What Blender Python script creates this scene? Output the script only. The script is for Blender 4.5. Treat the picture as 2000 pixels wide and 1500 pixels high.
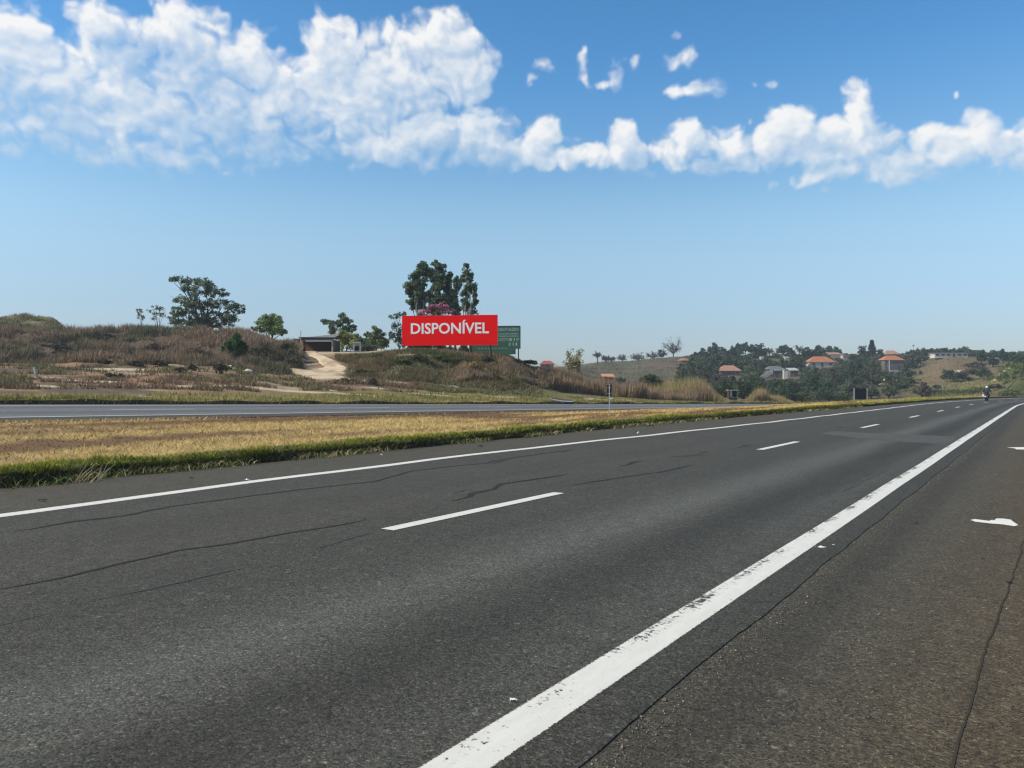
import bpy, bmesh, math, random
import numpy as np
from mathutils import Vector, Matrix

for _o in list(bpy.data.objects):
    bpy.data.objects.remove(_o)
SC = bpy.context.scene
COL = SC.collection
RNG = np.random.default_rng(7)
random.seed(7)

# ------------------------------------------------------------------ camera
F = 1500.0            # focal length in photo pixels (2000 wide)
HZ = 760.0            # row of the horizon in the photo
CAMH = 1.4
cam_d = bpy.data.cameras.new("camera")
cam_d.sensor_width = 36.0
cam_d.lens = 36.0 * F / 2000.0
cam_d.shift_y = (HZ - 750.0) / 2000.0
cam_d.clip_start = 0.1
cam_d.clip_end = 8000.0
cam = bpy.data.objects.new("camera", cam_d)
cam.location = (0, 0, CAMH)
cam.rotation_euler = (math.radians(90), 0, 0)
COL.objects.link(cam)
SC.camera = cam

# ------------------------------------------------------------------ exposure
SC.view_settings.view_transform = 'Standard'
SC.view_settings.look = 'None'
SC.view_settings.gamma = 1.0
SC.view_settings.use_curve_mapping = False
SC.view_settings.exposure = 0.0
SC.render.engine = 'CYCLES'
try:
    SC.cycles.use_denoising = True
    SC.cycles.denoiser = 'OPENIMAGEDENOISE'
except Exception:
    pass
SC.cycles.max_bounces = 6
SC.cycles.diffuse_bounces = 3
SC.cycles.transparent_max_bounces = 8
SC.cycles.filter_width = 1.3

# ------------------------------------------------------------------ sun
SUN_AZ = math.radians(-104.0)      # to the left of the view
SUN_EL = math.radians(42.0)
sun_d = bpy.data.lights.new("sun", 'SUN')
sun_d.energy = 4.6
sun_d.angle = math.radians(0.53)
sun_d.color = (1.0, 0.885, 0.69)
sun = bpy.data.objects.new("sun", sun_d)
SUNDIR = Vector((math.sin(SUN_AZ) * math.cos(SUN_EL), math.cos(SUN_AZ) * math.cos(SUN_EL), math.sin(SUN_EL)))
sun.rotation_euler = SUNDIR.to_track_quat('Z', 'Y').to_euler()
sun.location = (-60, 0, 80)
COL.objects.link(sun)

# ------------------------------------------------------------------ noise
def _hash(ix, iy, seed):
    n = (ix.astype(np.int64) * 374761393 + iy.astype(np.int64) * 668265263 + seed * 1446647) & 0xffffffff
    n = ((n ^ (n >> 13)) * 1274126177) & 0xffffffff
    n = n ^ (n >> 16)
    return (n & 0xffffff).astype(np.float32) / np.float32(0xffffff)

def vnoise(x, y, seed=0):
    x = np.asarray(x, np.float64); y = np.asarray(y, np.float64)
    ix = np.floor(x); iy = np.floor(y)
    fx = (x - ix).astype(np.float32); fy = (y - iy).astype(np.float32)
    fx = fx * fx * (3 - 2 * fx); fy = fy * fy * (3 - 2 * fy)
    a = _hash(ix, iy, seed); b = _hash(ix + 1, iy, seed)
    c = _hash(ix, iy + 1, seed); d = _hash(ix + 1, iy + 1, seed)
    return (a + (b - a) * fx) * (1 - fy) + (c + (d - c) * fx) * fy

def fbm(x, y, octv=4, seed=0, gain=0.5):
    t = 0; amp = 1.0; tot = 0
    x = np.asarray(x, np.float64); y = np.asarray(y, np.float64)
    for i in range(octv):
        t = t + vnoise(x, y, seed + i * 17) * amp
        tot += amp; amp *= gain
        x = x * 2.03 + 13.7; y = y * 2.03 + 7.1
    return t / tot

def worley(x, y, seed=0):
    ix = np.floor(x); iy = np.floor(y)
    best = np.full(x.shape, 9.0, np.float32)
    for dx in (-1, 0, 1):
        for dy in (-1, 0, 1):
            jx = ix + dx; jy = iy + dy
            px = jx + _hash(jx, jy, seed); py = jy + _hash(jx, jy, seed + 5)
            best = np.minimum(best, ((px - x) ** 2 + (py - y) ** 2).astype(np.float32))
    return np.sqrt(best)

def sstep(a, b, x):
    t = np.clip((np.asarray(x, np.float64) - a) / (b - a), 0, 1)
    return t * t * (3 - 2 * t)

# ------------------------------------------------------------------ sky
def cloud_panorama():
    W, H, ELMAX = 4320, 640, 53.0
    azd = (np.arange(W) + 0.5) / W * 360 - 180
    eld = (np.arange(H) + 0.5) / H * ELMAX
    AZ, EL = np.meshgrid(azd, eld)
    AZ = AZ.astype(np.float32); EL = EL.astype(np.float32)
    # slow warp so that no outline is an ellipse
    wx = (fbm(AZ / 2.6, EL / 2.6, 3, 11) - 0.5) * 2.3 + (fbm(AZ / .7, EL / .7, 3, 13) - .5) * .5
    wy = (fbm(AZ / 2.6 + 50, EL / 2.6, 3, 23) - 0.5) * 1.6 + (fbm(AZ / .7 + 9, EL / .7, 3, 29) - .5) * .5
    AX = AZ + wx; EY = EL + wy
    B = np.full((H, W), -1.0, np.float32)
    HB = np.zeros((H, W), np.float32)
    # cloud bank in bearings: column, row, half width, half height in the photo's frame, weight
    blobs = [(20, 120, 130, 110, 1), (-90, 160, 150, 120, 1), (120, 190, 190, 130, .85), (220, 90, 100, 85, 1), (340, 70, 90, 75, 1),
             (300, 200, 230, 110, .8), (440, 130, 130, 85, 1), (540, 190, 120, 80, .9), (560, 250, 150, 70, .7), (480, 230, 230, 90, .75), (120, 250, 220, 70, .7), (250, 285, 260, 42, .62), (160, 280, 190, 50, .55), (330, 300, 190, 30, .55),
             (640, 125, 75, 95, 1), (710, 165, 130, 100, 1), (800, 150, 120, 90, 1), (870, 90, 75, 62, 1), (915, 150, 70, 62, 1),
             (620, 250, 260, 62, .7), (820, 265, 130, 55, .95), (930, 265, 80, 55, 1), (750, 300, 170, 36, .9), (1000, 300, 120, 38, 1),
             (1065, 275, 42, 42, 1), (1130, 312, 110, 22, .9), (1228, 285, 34, 44, 1), (1300, 300, 60, 34, .9), (1345, 280, 48, 44, 1),
             (1430, 285, 52, 46, 1), (1500, 290, 50, 40, .9), (1545, 262, 44, 56, 1), (1600, 295, 90, 50, 1), (1665, 235, 46, 66, 1),
             (1690, 290, 90, 56, 1), (1760, 325, 100, 40, .85), (1822, 272, 40, 46, 1), (1868, 290, 56, 44, 1), (1915, 270, 44, 52, 1),
             (1960, 300, 70, 44, .9), (2040, 285, 90, 60, 1), (1640, 340, 120, 22, .6), (1400, 320, 170, 20, .7),
             (1062, 128, 34, 20, .30), (1042, 150, 16, 24, .24), (1138, 130, 18, 38, .34), (1165, 172, 34, 14, .30), (1205, 140, 20, 38, .30),
             (1235, 130, 20, 20, .28), (1308, 72, 18, 9, .24), (1322, 116, 36, 18, .34), (1355, 166, 54, 22, .52), (1492, 165, 44, 10, .26),
             (440, 331, 30, 9, .5), (375, 331, 18, 7, .42), (1521, 362, 10, 18, .42), (1622, 370, 26, 8, .35), (10, 300, 60, 20, .45),
             (1475, 240, 10, 12, .45), (1885, 180, 8, 6, .3)]
    for (u, v, rx, ry, w) in blobs:
        az = math.degrees(math.atan((u - 1000) / F)); ca = math.cos(math.radians(az))
        el = math.degrees(math.atan((HZ - v) / F * ca))
        rax = math.degrees(rx / F) * ca * ca; rel = math.degrees(ry / F) * ca
        m = max(3.5, rax * 1.6)
        i0 = max(0, int((az - m - 2.5 + 180) * 12)); i1 = min(W, int((az + m + 2.5 + 180) * 12))
        sub = (slice(0, H), slice(i0, i1))
        q = ((AX[sub] - az) / rax) ** 2 + ((EY[sub] - el) / rel) ** 2
        bb = (w - q * (0.5 + 0.5 * w)).astype(np.float32)
        HB[sub] = np.where(bb > B[sub], (EL[sub] - el) / rel, HB[sub])
        B[sub] = np.maximum(B[sub], bb)
    for _ in range(3):                        # soften the joins between lobes
        for d in (3, 7, 13):
            HB = (HB + np.roll(HB, d, 0) + np.roll(HB, -d, 0) + np.roll(HB, d, 1) + np.roll(HB, -d, 1)) / 5
    # the same kind of cloud band carries on all round, out of the frame
    out = sstep(36, 46, np.abs(AZ))
    far = fbm(AZ / 14 + 3, EL / 7, 4, 91) * 2.6 - 1.35 - ((EL - 16) / 13) ** 2 * .6
    B = np.maximum(B, np.where(out > 0, far * out - (1 - out), -1).astype(np.float32))
    D = np.full((H, W), -1.0, np.float32)
    msk = B > -0.85
    x = AX[msk].astype(np.float64); y = EY[msk].astype(np.float64)
    p = 1 - worley(x / 1.9, y / 1.6, 3)
    p = p * .52 + (1 - worley(x / .85, y / .75, 9)) * .28 + (1 - worley(x / .40, y / .36, 15)) * .13
    fb = fbm(x / 1.7, y / 1.2, 6, 41, .5)
    D[msk] = B[msk] * 0.95 + (p - 0.55) * 1.35 + (fb - 0.5) * 0.75 + 0.02
    al = sstep(-0.12, 0.62, D) * 0.96
    # thin out the far underside of each bank
    tau = np.clip(D * 1.5, 0, 1.0)
    acc = np.zeros_like(tau)
    for k in range(1, 13):        # light comes from the upper left
        st = 2 + k
        acc += np.roll(np.roll(tau, -int(st * k * .32), axis=0), int(st * k * .30), axis=1) * (1.1 - k * .05)
    light = np.exp(-acc * 0.26)
    tex = fbm(AZ / .55, EL / .4, 4, 77)
    big = fbm(AZ / 3.0 + 9, EL / 1.8, 3, 99)
    puff = np.clip(D, -.05, 1.4)
    rim = (puff - np.roll(np.roll(puff, -5, 0), 5, 1)) * 1.0 + (puff - np.roll(np.roll(puff, -11, 0), 10, 1)) * .45
    base = sstep(-.75, .35, HB + (big - .5) * 1.5 + (tex - .5) * .5)
    light = np.clip((light * 1.0 + .30 + (tex - .5) * .18 + np.clip(D - .35, 0, 1) * .2) * (.26 + .74 * base) + np.clip(rim, -.5, .5) * .40, 0, 1)
    lit = np.array([0.965, 0.965, 0.96]); shd = np.array([0.47, 0.63, 0.80])
    rgb = shd + (lit - shd) * light[..., None]
    al = al * (0.62 + 0.38 * light) * (.80 + .20 * base)
    al *= 1 - sstep(44, 51, EL)
    px = np.empty((H, W, 4), np.float32)
    px[..., :3] = rgb; px[..., 3] = al
    im = bpy.data.images.new("cloud_bank", W, H, alpha=True, float_buffer=True)
    im.colorspace_settings.name = 'Non-Color'
    im.alpha_mode = 'CHANNEL_PACKED'
    im.pixels.foreach_set(px.ravel())
    im.update()
    return im, ELMAX

world = bpy.data.worlds.new("World")
SC.world = world
world.use_nodes = True
nt = world.node_tree
nt.nodes.clear()
def N(t, k, **kw):
    n = t.nodes.new(k)
    for a, b in kw.items():
        setattr(n, a, b)
    return n
def mth(t, op, a, b=None, c=None, clamp=False):
    n = t.nodes.new('ShaderNodeMath'); n.operation = op; n.use_clamp = clamp
    for i, v in enumerate((a, b, c)):
        if v is None: continue
        if isinstance(v, (int, float)): n.inputs[i].default_value = v
        else: t.links.new(v, n.inputs[i])
    return n.outputs[0]
def L_(t, a, b): t.links.new(a, b)
def build_world():
    t = nt
    out = N(t, 'ShaderNodeOutputWorld')
    sky = N(t, 'ShaderNodeTexSky', sky_type='NISHITA')
    sky.sun_disc = False
    sky.sun_elevation = SUN_EL
    sky.sun_rotation = SUN_AZ
    sky.altitude = 500.0
    sky.air_density = 1.0
    sky.dust_density = 0.6
    sky.ozone_density = 3.0
    b1 = N(t, 'ShaderNodeBackground'); b1.inputs[1].default_value = 0.13
    im, elmax = cloud_panorama()
    tc = N(t, 'ShaderNodeTexCoord')
    sp = N(t, 'ShaderNodeSeparateXYZ'); L_(t, tc.outputs['Generated'], sp.inputs[0])
    az = mth(t, 'ARCTAN2', sp.outputs[0], sp.outputs[1])
    uu = mth(t, 'ADD', mth(t, 'DIVIDE', az, 2 * math.pi), 0.5)
    el = mth(t, 'ARCSINE', sp.outputs[2])
    # hazier low sky and a deeper blue overhead, the same all round
    rp = N(t, 'ShaderNodeValToRGB'); rp.color_ramp.interpolation = 'B_SPLINE'
    stops = [(0, (.78, .75, .82)), (5, (.86, .87, .93)), (11, (1.44, 1.46, 1.25)), (16, (1.02, 1.32, 1.30)), (23, (.58, 1.22, 1.50)), (40, (.50, 1.0, 1.15)), (60, (.55, .78, .78))]
    while len(rp.color_ramp.elements) < len(stops): rp.color_ramp.elements.new(.5)
    for e, (d, c) in zip(rp.color_ramp.elements, stops):
        e.position = d / 60.0; e.color = (c[0] / 2, c[1] / 2, c[2] / 2, 1)
    L_(t, mth(t, 'DIVIDE', el, math.radians(60)), rp.inputs[0])
    mm = N(t, 'ShaderNodeMix', data_type='RGBA', blend_type='MULTIPLY'); mm.inputs[0].default_value = 1.0
    m2 = N(t, 'ShaderNodeVectorMath', operation='SCALE'); m2.inputs['Scale'].default_value = 2.0
    L_(t, sky.outputs[0], mm.inputs[6]); L_(t, rp.outputs[0], mm.inputs[7])
    L_(t, mm.outputs[2], m2.inputs[0]); L_(t, m2.outputs[0], b1.inputs[0])
    vv = mth(t, 'DIVIDE', el, math.radians(elmax))
    vc = mth(t, 'MINIMUM', mth(t, 'MAXIMUM', vv, 0.001), 0.998)
    cb = N(t, 'ShaderNodeCombineXYZ'); L_(t, uu, cb.inputs[0]); L_(t, vc, cb.inputs[1])
    ti = N(t, 'ShaderNodeTexImage', image=im, interpolation='Cubic', extension='REPEAT')
    L_(t, cb.outputs[0], ti.inputs[0])
    b2 = N(t, 'ShaderNodeBackground'); b2.inputs[1].default_value = 1.0
    L_(t, ti.outputs[0], b2.inputs[0])
    mx = N(t, 'ShaderNodeMixShader')
    L_(t, ti.outputs[1], mx.inputs[0]); L_(t, b1.outputs[0], mx.inputs[1]); L_(t, b2.outputs[0], mx.inputs[2])
    L_(t, mx.outputs[0], out.inputs[0])
build_world()

# ------------------------------------------------------------------ builders
class MB:
    """Collects geometry for one mesh object."""
    def __init__(s):
        s.v = []; s.f = []; s.c = []; s.mi = []; s.n = 0; s.cur = 0
    def add(s, verts, faces, col=None, mi=None):
        verts = np.asarray(verts, np.float32).reshape(-1, 3)
        s.v.append(verts)
        c = np.ones((len(verts), 3), np.float32)
        if col is not None: c[:] = np.asarray(col, np.float32)
        s.c.append(c)
        n0 = s.n; k = s.cur if mi is None else mi
        if isinstance(faces, np.ndarray):
            s.f.append(faces + n0); s.mi.append(np.full(len(faces), k, np.int32))
        else:
            for f in faces:
                s.f.append(np.asarray([f]) + n0); s.mi.append(np.full(1, k, np.int32))
        s.n += len(verts)
        return s
    def box(s, c, size, rot=0.0, col=None):
        x, y, z = [k / 2 for k in size]
        v = np.array([(-x, -y, -z), (x, -y, -z), (x, y, -z), (-x, y, -z), (-x, -y, z), (x, -y, z), (x, y, z), (-x, y, z)], float)
        if rot:
            ca, sa = math.cos(rot), math.sin(rot)
            v = np.stack([v[:, 0] * ca - v[:, 1] * sa, v[:, 0] * sa + v[:, 1] * ca, v[:, 2]], 1)
        v += np.asarray(c, float)
        return s.add(v, np.array([(0, 3, 2, 1), (4, 5, 6, 7), (0, 1, 5, 4), (1, 2, 6, 5), (2, 3, 7, 6), (3, 0, 4, 7)]), col)
    def tube(s, pts, rad, seg=7, col=None, cap=True):
        pts = [Vector(p) for p in pts]
        if not hasattr(rad, '__len__'): rad = [rad] * len(pts)
        V = []
        for i, p in enumerate(pts):
            d = (pts[min(i + 1, len(pts) - 1)] - pts[max(i - 1, 0)])
            if d.length < 1e-9: d = Vector((0, 0, 1))
            d.normalize()
            a = d.cross(Vector((0, 0, 1)) if abs(d.z) < .9 else Vector((1, 0, 0))).normalized()
            b = d.cross(a)
            for k in range(seg):
                t = 2 * math.pi * k / seg
                V.append(p + (a * math.cos(t) + b * math.sin(t)) * rad[i])
        fs = []
        for i in range(len(pts) - 1):
            for k in range(seg):
                k2 = (k + 1) % seg
                fs.append((i * seg + k, i * seg + k2, (i + 1) * seg + k2, (i + 1) * seg + k))
        s.add([tuple(v) for v in V], np.array(fs), col)
        if cap:
            n = len(pts)
            s.add([tuple(v) for v in V[:seg]], [tuple(range(seg))[::-1]], col)
            s.add([tuple(v) for v in V[(n - 1) * seg:]], [tuple(range(seg))], col)
        return s
    def build(s, name, mat, parent=None, smooth=False, origin=None):
        V = np.concatenate(s.v) if s.v else np.zeros((0, 3), np.float32)
        C = np.concatenate(s.c)
        if parent is not None: V = V - np.array(parent.location, np.float32)
        elif origin is not None: V = V - np.array(origin, np.float32)
        me = bpy.data.meshes.new(name)
        tot = [f.shape[1] for f in s.f for _ in range(len(f))]
        idx = np.concatenate([f.ravel() for f in s.f]).astype(np.int32)
        lt = np.array(tot, np.int32); ls = np.concatenate([[0], np.cumsum(lt)[:-1]]).astype(np.int32)
        me.vertices.add(len(V)); me.vertices.foreach_set('co', V.astype(np.float32).ravel())
        me.loops.add(len(idx)); me.loops.foreach_set('vertex_index', idx)
        me.polygons.add(len(lt)); me.polygons.foreach_set('loop_start', ls); me.polygons.foreach_set('loop_total', lt)
        me.polygons.foreach_set('material_index', np.concatenate(s.mi))
        me.polygons.foreach_set('use_smooth', np.full(len(lt), bool(smooth)))
        at = me.attributes.new('tint', 'FLOAT_COLOR', 'POINT')
        at.data.foreach_set('color', np.concatenate([C, np.ones((len(C), 1), np.float32)], 1).astype(np.float32).ravel())
        me.update(calc_edges=True)
        for m in (mat if isinstance(mat, (list, tuple)) else [mat]):
            me.materials.append(m)
        o = bpy.data.objects.new(name, me)
        COL.objects.link(o)
        if parent is not None: o.parent = parent
        elif origin is not None: o.location = origin
        return o

def empty(name, loc, label=None, cat=None, group=None):
    o = bpy.data.objects.new(name, None)
    o.empty_display_size = 0.3
    o.location = loc
    COL.objects.link(o)
    return tag(o, label, cat, group)
def tag(o, label=None, cat=None, group=None, kind=None):
    if label: o['label'] = label
    if cat: o['category'] = cat
    if group: o['group'] = group
    if kind: o['kind'] = kind
    return o

# ------------------------------------------------------------------ road geometry in plan
VPU = 2035.0
TH = math.atan((VPU - 1000) / F)
DX, DY = math.sin(TH), math.cos(TH)       # along the road
NX, NY = -DY, DX                          # to its left
S0, RAD = 72.0, 400.0
CXr, CYr = S0 * DX - RAD * NX, S0 * DY - RAD * NY

def PT(s, L):
    s = np.asarray(s, float); L = np.asarray(L, float)
    a = np.maximum(s - S0, 0) / RAD
    sl = np.minimum(s, S0)
    x0 = sl * DX + L * NX; y0 = sl * DY + L * NY
    x1 = CXr + (RAD + L) * (np.cos(a) * NX + np.sin(a) * DX)
    y1 = CYr + (RAD + L) * (np.cos(a) * NY + np.sin(a) * DY)
    w = s > S0
    return np.where(w, x1, x0), np.where(w, y1, y0)
def SL(x, y):
    x = np.asarray(x, float); y = np.asarray(y, float)
    s = x * DX + y * DY; L = x * NX + y * NY
    vx, vy = x - CXr, y - CYr
    r = np.hypot(vx, vy); a = np.arctan2(vx * DX + vy * DY, vx * NX + vy * NY)
    w = s > S0
    return np.where(w, S0 + a * RAD, s), np.where(w, r - RAD, L)
def gp(u, v, z=0.0):
    Y = (CAMH - z) * F / (v - HZ)
    return (u - 1000) / F * Y, Y
def at(u, v, Y):
    return Vector(((u - 1000) / F * Y, Y, CAMH - (v - HZ) / F * Y))
def px(Y): return Y / F                  # metres per photo pixel at depth Y

def opp_near(s): return np.clip(0.62 - 0.0136 * np.asarray(s, float), -1.1, 0.9)
def opp_far(s): return np.clip(0.98 - 0.0157 * np.asarray(s, float), -1.25, 1.3)
def opp_z(s, L):
    t = (np.asarray(L) - 24.0) / 11.0
    return opp_near(s) * (1 - t) + opp_far(s) * t
def edgeL(s):                            # where the verge grass starts, uneven
    s = np.asarray(s, float)
    return 12.25 + 0.55 * np.sin(s / 17.0 - .3) + 0.5 * (fbm(s / 2.6, s * 0 + 3.3, 3, 5) - 0.5) + .30 * (fbm(s / .9, s * 0 + 1.3, 3, 6) - .5) - 0.006 * np.maximum(s - 40, 0)

# ------------------------------------------------------------------ terrain
COLS = {
 -700: [(30, 789), (33, 781), (40, 766), (50, 742), (58, 722), (64, 708), (70, 688), (76, 664), (82, 644), (90, 622), (100, 618), (120, 640), (170, 690)],
 0: [(32, 789), (34, 781), (40, 766), (50, 742), (58, 722), (64, 708), (70, 690.0), (76, 670), (82, 649), (88, 626), (95, 620), (108, 632), (150, 689)],
 100: [(33, 789), (35, 781), (41, 766), (50, 744), (58, 724), (64, 710), (70, 692.5), (76, 673), (82, 653), (89, 629), (95, 624), (108, 637), (150, 695)],
 145: [(33.6, 789), (36, 781), (42, 766), (51, 744), (58, 726), (64, 711), (70, 696.5), (76, 679), (82, 661), (88, 651), (94, 649), (108, 659), (150, 701)],
 330: [(37.5, 789), (40, 781), (45, 768), (52, 750), (59, 730), (66, 713), (72, 700.0), (78, 676), (84, 654), (89, 651), (95, 652), (108, 664), (150, 702)],
 430: [(40.5, 788), (43, 781), (48, 768), (54, 752), (60, 736), (66, 720), (72, 710.0), (79, 690), (85, 664), (90, 658), (96, 660), (108, 672), (150, 702)],
 510: [(43, 788), (46, 780), (50, 768), (56, 753), (61, 741), (67, 728), (72, 716), (79, 700), (86, 674), (91, 665), (97, 668), (110, 682), (150, 700)],
 565: [(44.7, 788), (48, 780), (52, 769), (57, 756), (62, 744), (67, 735), (71, 728), (78, 706), (86, 687), (92, 675), (98, 680), (112, 689), (150, 695)],
 600:  [(46, 788), (49, 780), (53, 769), (58, 756), (63, 745), (68, 737), (72, 731), (79, 716), (87, 700), (94, 690), (102, 686), (114, 684), (150, 690)],
 700:  [(49, 788), (52, 780), (56, 769), (60, 758), (65, 746), (70, 738), (74, 729), (79, 712), (84, 697), (90, 690), (100, 687), (120, 686), (150, 690)],
 800:  [(53, 788), (56, 780), (60, 770), (64, 760), (67, 749), (70, 738), (73, 725), (76, 708), (79, 694), (84, 689), (100, 687), (120, 687), (150, 690)],
 900:  [(57, 788), (60, 781), (64, 773), (68, 764), (72, 753), (75, 741), (77, 728), (79, 712), (82, 698), (86, 691), (96, 690), (120, 690), (150, 695)],
 985:  [(62, 788), (65, 782), (69, 775), (73, 766), (77, 755), (80, 742), (82, 728), (84, 712), (87, 701), (91, 697), (100, 698), (130, 705), (170, 710)],
 1050: [(66, 788), (69, 783), (73, 777), (78, 768), (83, 757), (87, 746), (90, 736), (94, 726), (98, 719), (104, 718), (120, 722), (200, 722), (320, 714)],
 1100: [(70, 788), (73, 784), (78, 778), (84, 770), (92, 762), (100, 755), (108, 750), (116, 747), (130, 744), (160, 738), (220, 728), (320, 719), (420, 716)],
 1200: [(78, 788), (81, 785), (86, 781), (92, 777), (102, 773), (114, 770), (130, 766), (150, 763), (190, 755), (250, 740), (330, 722), (400, 711), (430, 708)],
 1300: [(90, 789), (94, 786), (99, 784), (105, 782), (115, 779), (128, 776), (150, 772), (180, 765), (220, 754), (270, 738), (340, 714), (390, 701), (430, 698)],
 1400: [(104, 791), (108, 789), (112, 787), (118, 785), (130, 783), (145, 780), (165, 777), (190, 771), (225, 757), (270, 737), (330, 714), (390, 699), (430, 692)],
 1560: [(136, 793), (140, 793), (145, 793), (150, 792), (160, 791), (172, 789), (185, 786), (205, 780), (235, 764), (275, 742), (330, 716), (390, 700), (440, 692)],
 1700: [(150, 796), (154, 796), (158, 795), (164, 793), (172, 791), (182, 789), (195, 786), (212, 780), (240, 764), (280, 742), (330, 718), (390, 702), (440, 694)],
 1790: [(155, 794), (158, 793), (162, 791), (167, 789), (175, 786), (185, 783), (200, 778), (220, 771), (245, 760), (280, 744), (320, 724), (350, 710), (440, 694)],
 1860: [(155, 791), (158, 790), (162, 788), (168, 786), (176, 783), (188, 779), (204, 772), (224, 763), (248, 752), (276, 738), (300, 718), (325, 702), (440, 695)],
 1930: [(155, 786), (158, 785), (162, 783), (168, 781), (176, 778), (190, 773), (206, 766), (226, 757), (250, 746), (278, 732), (302, 718), (326, 707), (440, 698)],
 2000: [(155, 783), (158, 782), (162, 780), (168, 777), (176, 771), (188, 760), (200, 748), (214, 736), (232, 726), (262, 720), (300, 716), (340, 708), (440, 700)],
 2400: [(155, 783), (158, 782), (162, 780), (168, 777), (176, 771), (188, 760), (200, 748), (214, 736), (232, 726), (262, 720), (300, 716), (340, 708), (440, 700)],
 2800: [(155, 783), (158, 782), (162, 780), (168, 777), (176, 771), (188, 760), (200, 748), (214, 736), (232, 726), (262, 720), (300, 716), (340, 708), (440, 700)],
}
CU = np.array(sorted(COLS), float)
CZ = []
for u in CU:
    d = np.array([p[0] for p in COLS[int(u)]], float); v = np.array([p[1] for p in COLS[int(u)]], float)
    CZ.append((d, CAMH - (v - HZ) / F * d))
AZ0, AZ1 = math.atan((CU[0] - 1000) / F), math.atan((CU[-1] - 1000) / F)

def pchip(xk, yk, x):
    h = np.diff(xk); dl = np.diff(yk) / h
    m = np.empty_like(yk); m[0] = dl[0]; m[-1] = dl[-1]
    pr = dl[:-1] * dl[1:]
    w1 = 2 * h[1:] + h[:-1]; w2 = h[1:] + 2 * h[:-1]
    with np.errstate(divide='ignore', invalid='ignore'):
        hm = (w1 + w2) / (w1 / dl[:-1] + w2 / dl[1:])
    m[1:-1] = np.where(pr > 0, hm, 0)
    xc = np.clip(x, xk[0], xk[-1])
    i = np.clip(np.searchsorted(xk, xc) - 1, 0, len(xk) - 2)
    t = (xc - xk[i]) / h[i]
    return ((1 + 2 * t) * (1 - t) ** 2 * yk[i] + t * (1 - t) ** 2 * h[i] * m[i]
            + t * t * (3 - 2 * t) * yk[i + 1] + t * t * (t - 1) * h[i] * m[i + 1])

def hill(x, y):
    """the land beyond the second carriageway"""
    x = np.asarray(x, float); y = np.asarray(y, float)
    r = np.hypot(x, y); az = np.arctan2(x, y)
    azc = np.clip(az, AZ0, AZ1)
    Y = r * np.cos(azc); u = 1000 + F * np.tan(azc)
    i = np.clip(np.searchsorted(CU, u) - 1, 0, len(CU) - 2)
    t = (u - CU[i]) / (CU[i + 1] - CU[i])
    t = np.clip(t, 0, 1); t = t * .5 + (t * t * (3 - 2 * t)) * .5
    allz = np.stack([pchip(d, z, Y) for d, z in CZ])
    k = np.arange(x.size).reshape(x.shape)
    a2 = allz.reshape(len(CU), -1)
    z = a2[i.ravel(), k.ravel()].reshape(x.shape) * (1 - t) + a2[(i + 1).ravel(), k.ravel()].reshape(x.shape) * t
    last = np.array([d[-1] for d, _ in CZ])
    ly = last[i] * (1 - t) + last[i + 1] * t
    fall = sstep(0, 1, (Y - ly) / 500.0)
    z = z * (1 - fall) + 2.0 * fall
    return z, u, Y

def zg(x, y):
    x = np.asarray(x, float); y = np.asarray(y, float)
    shp = x.shape
    x = x.reshape(-1); y = y.reshape(-1)
    s, L = SL(x, y)
    e = edgeL(s)
    # cross-section between and beside the carriageways
    zm = 0.155 + 0.13 * (fbm(x / 1.8, y / 1.8, 3, 61) - .5)
    med = zm * (1 - sstep(14, 24, L)) + (opp_near(s) - 0.02) * sstep(14, 24, L)
    med = med + 0.10 * (fbm(x / 5, y / 5, 3, 8) - .5) * sstep(13, 15, L) * (1 - sstep(21, 23.5, L))
    z = np.where(L < e + .22, -0.10 + (zm + .10) * sstep(-0.04, 0.2, L - e), med)
    z = np.where((L >= 23.7) & (L < 35.3), opp_z(s, L) - 0.10, z)
    lip = opp_far(s) - .06 + (0.12 + .26 * fbm(s / 2.5, s * 0 + 8, 3, 14)) * sstep(35.28, 35.62, L + .25 * (fbm(s / 1.1, s * 0 + 6, 3, 12) - .5))
    z = np.where(L >= 35.2, lip, z)
    z = np.where(L < 1.0, -0.12, z)
    z = np.where(L < -2.2, -0.10 - 0.04 * np.minimum(-2.2 - L, 12) + .1 * (fbm(x / 4, y / 4, 3, 4) - .5), z)
    hz, u, Y = hill(x, y)
    rough = (fbm(x / 4.2, y / 4.2, 4, 31) - 0.5)
    bank = sstep(62, 68, Y) * (1 - sstep(96, 110, Y)) * (1 - sstep(560, 610, u))
    right = sstep(66, 78, Y) * (1 - sstep(100, 120, Y)) * sstep(690, 760, u) * (1 - sstep(1040, 1080, u))
    amp = 0.22 + 1.25 * bank + 0.5 * right
    hz = hz + rough * amp + bank * 0.5 * (fbm(x / 1.3, y / 1.3, 2, 77) - .5)
    hz = hz + (fbm(x / 26, y / 26, 4, 55) - .5) * 3.2 * sstep(150, 260, Y)
    b = sstep(35.6, 39.5, L)
    z = z * (1 - b) + hz * b
    return z.reshape(shp)

def dip(x, y):
    """how far the ground sheet keeps below the finely built turf edges"""
    s, L = SL(x, y); d = L - edgeL(s)
    a = sstep(-.4, -.1, d) * (1 - sstep(1.0, 1.5, d)) * .26
    b = sstep(34.8, 35.2, L) * (1 - sstep(36.6, 37.1, L)) * .30
    return a + b

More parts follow.
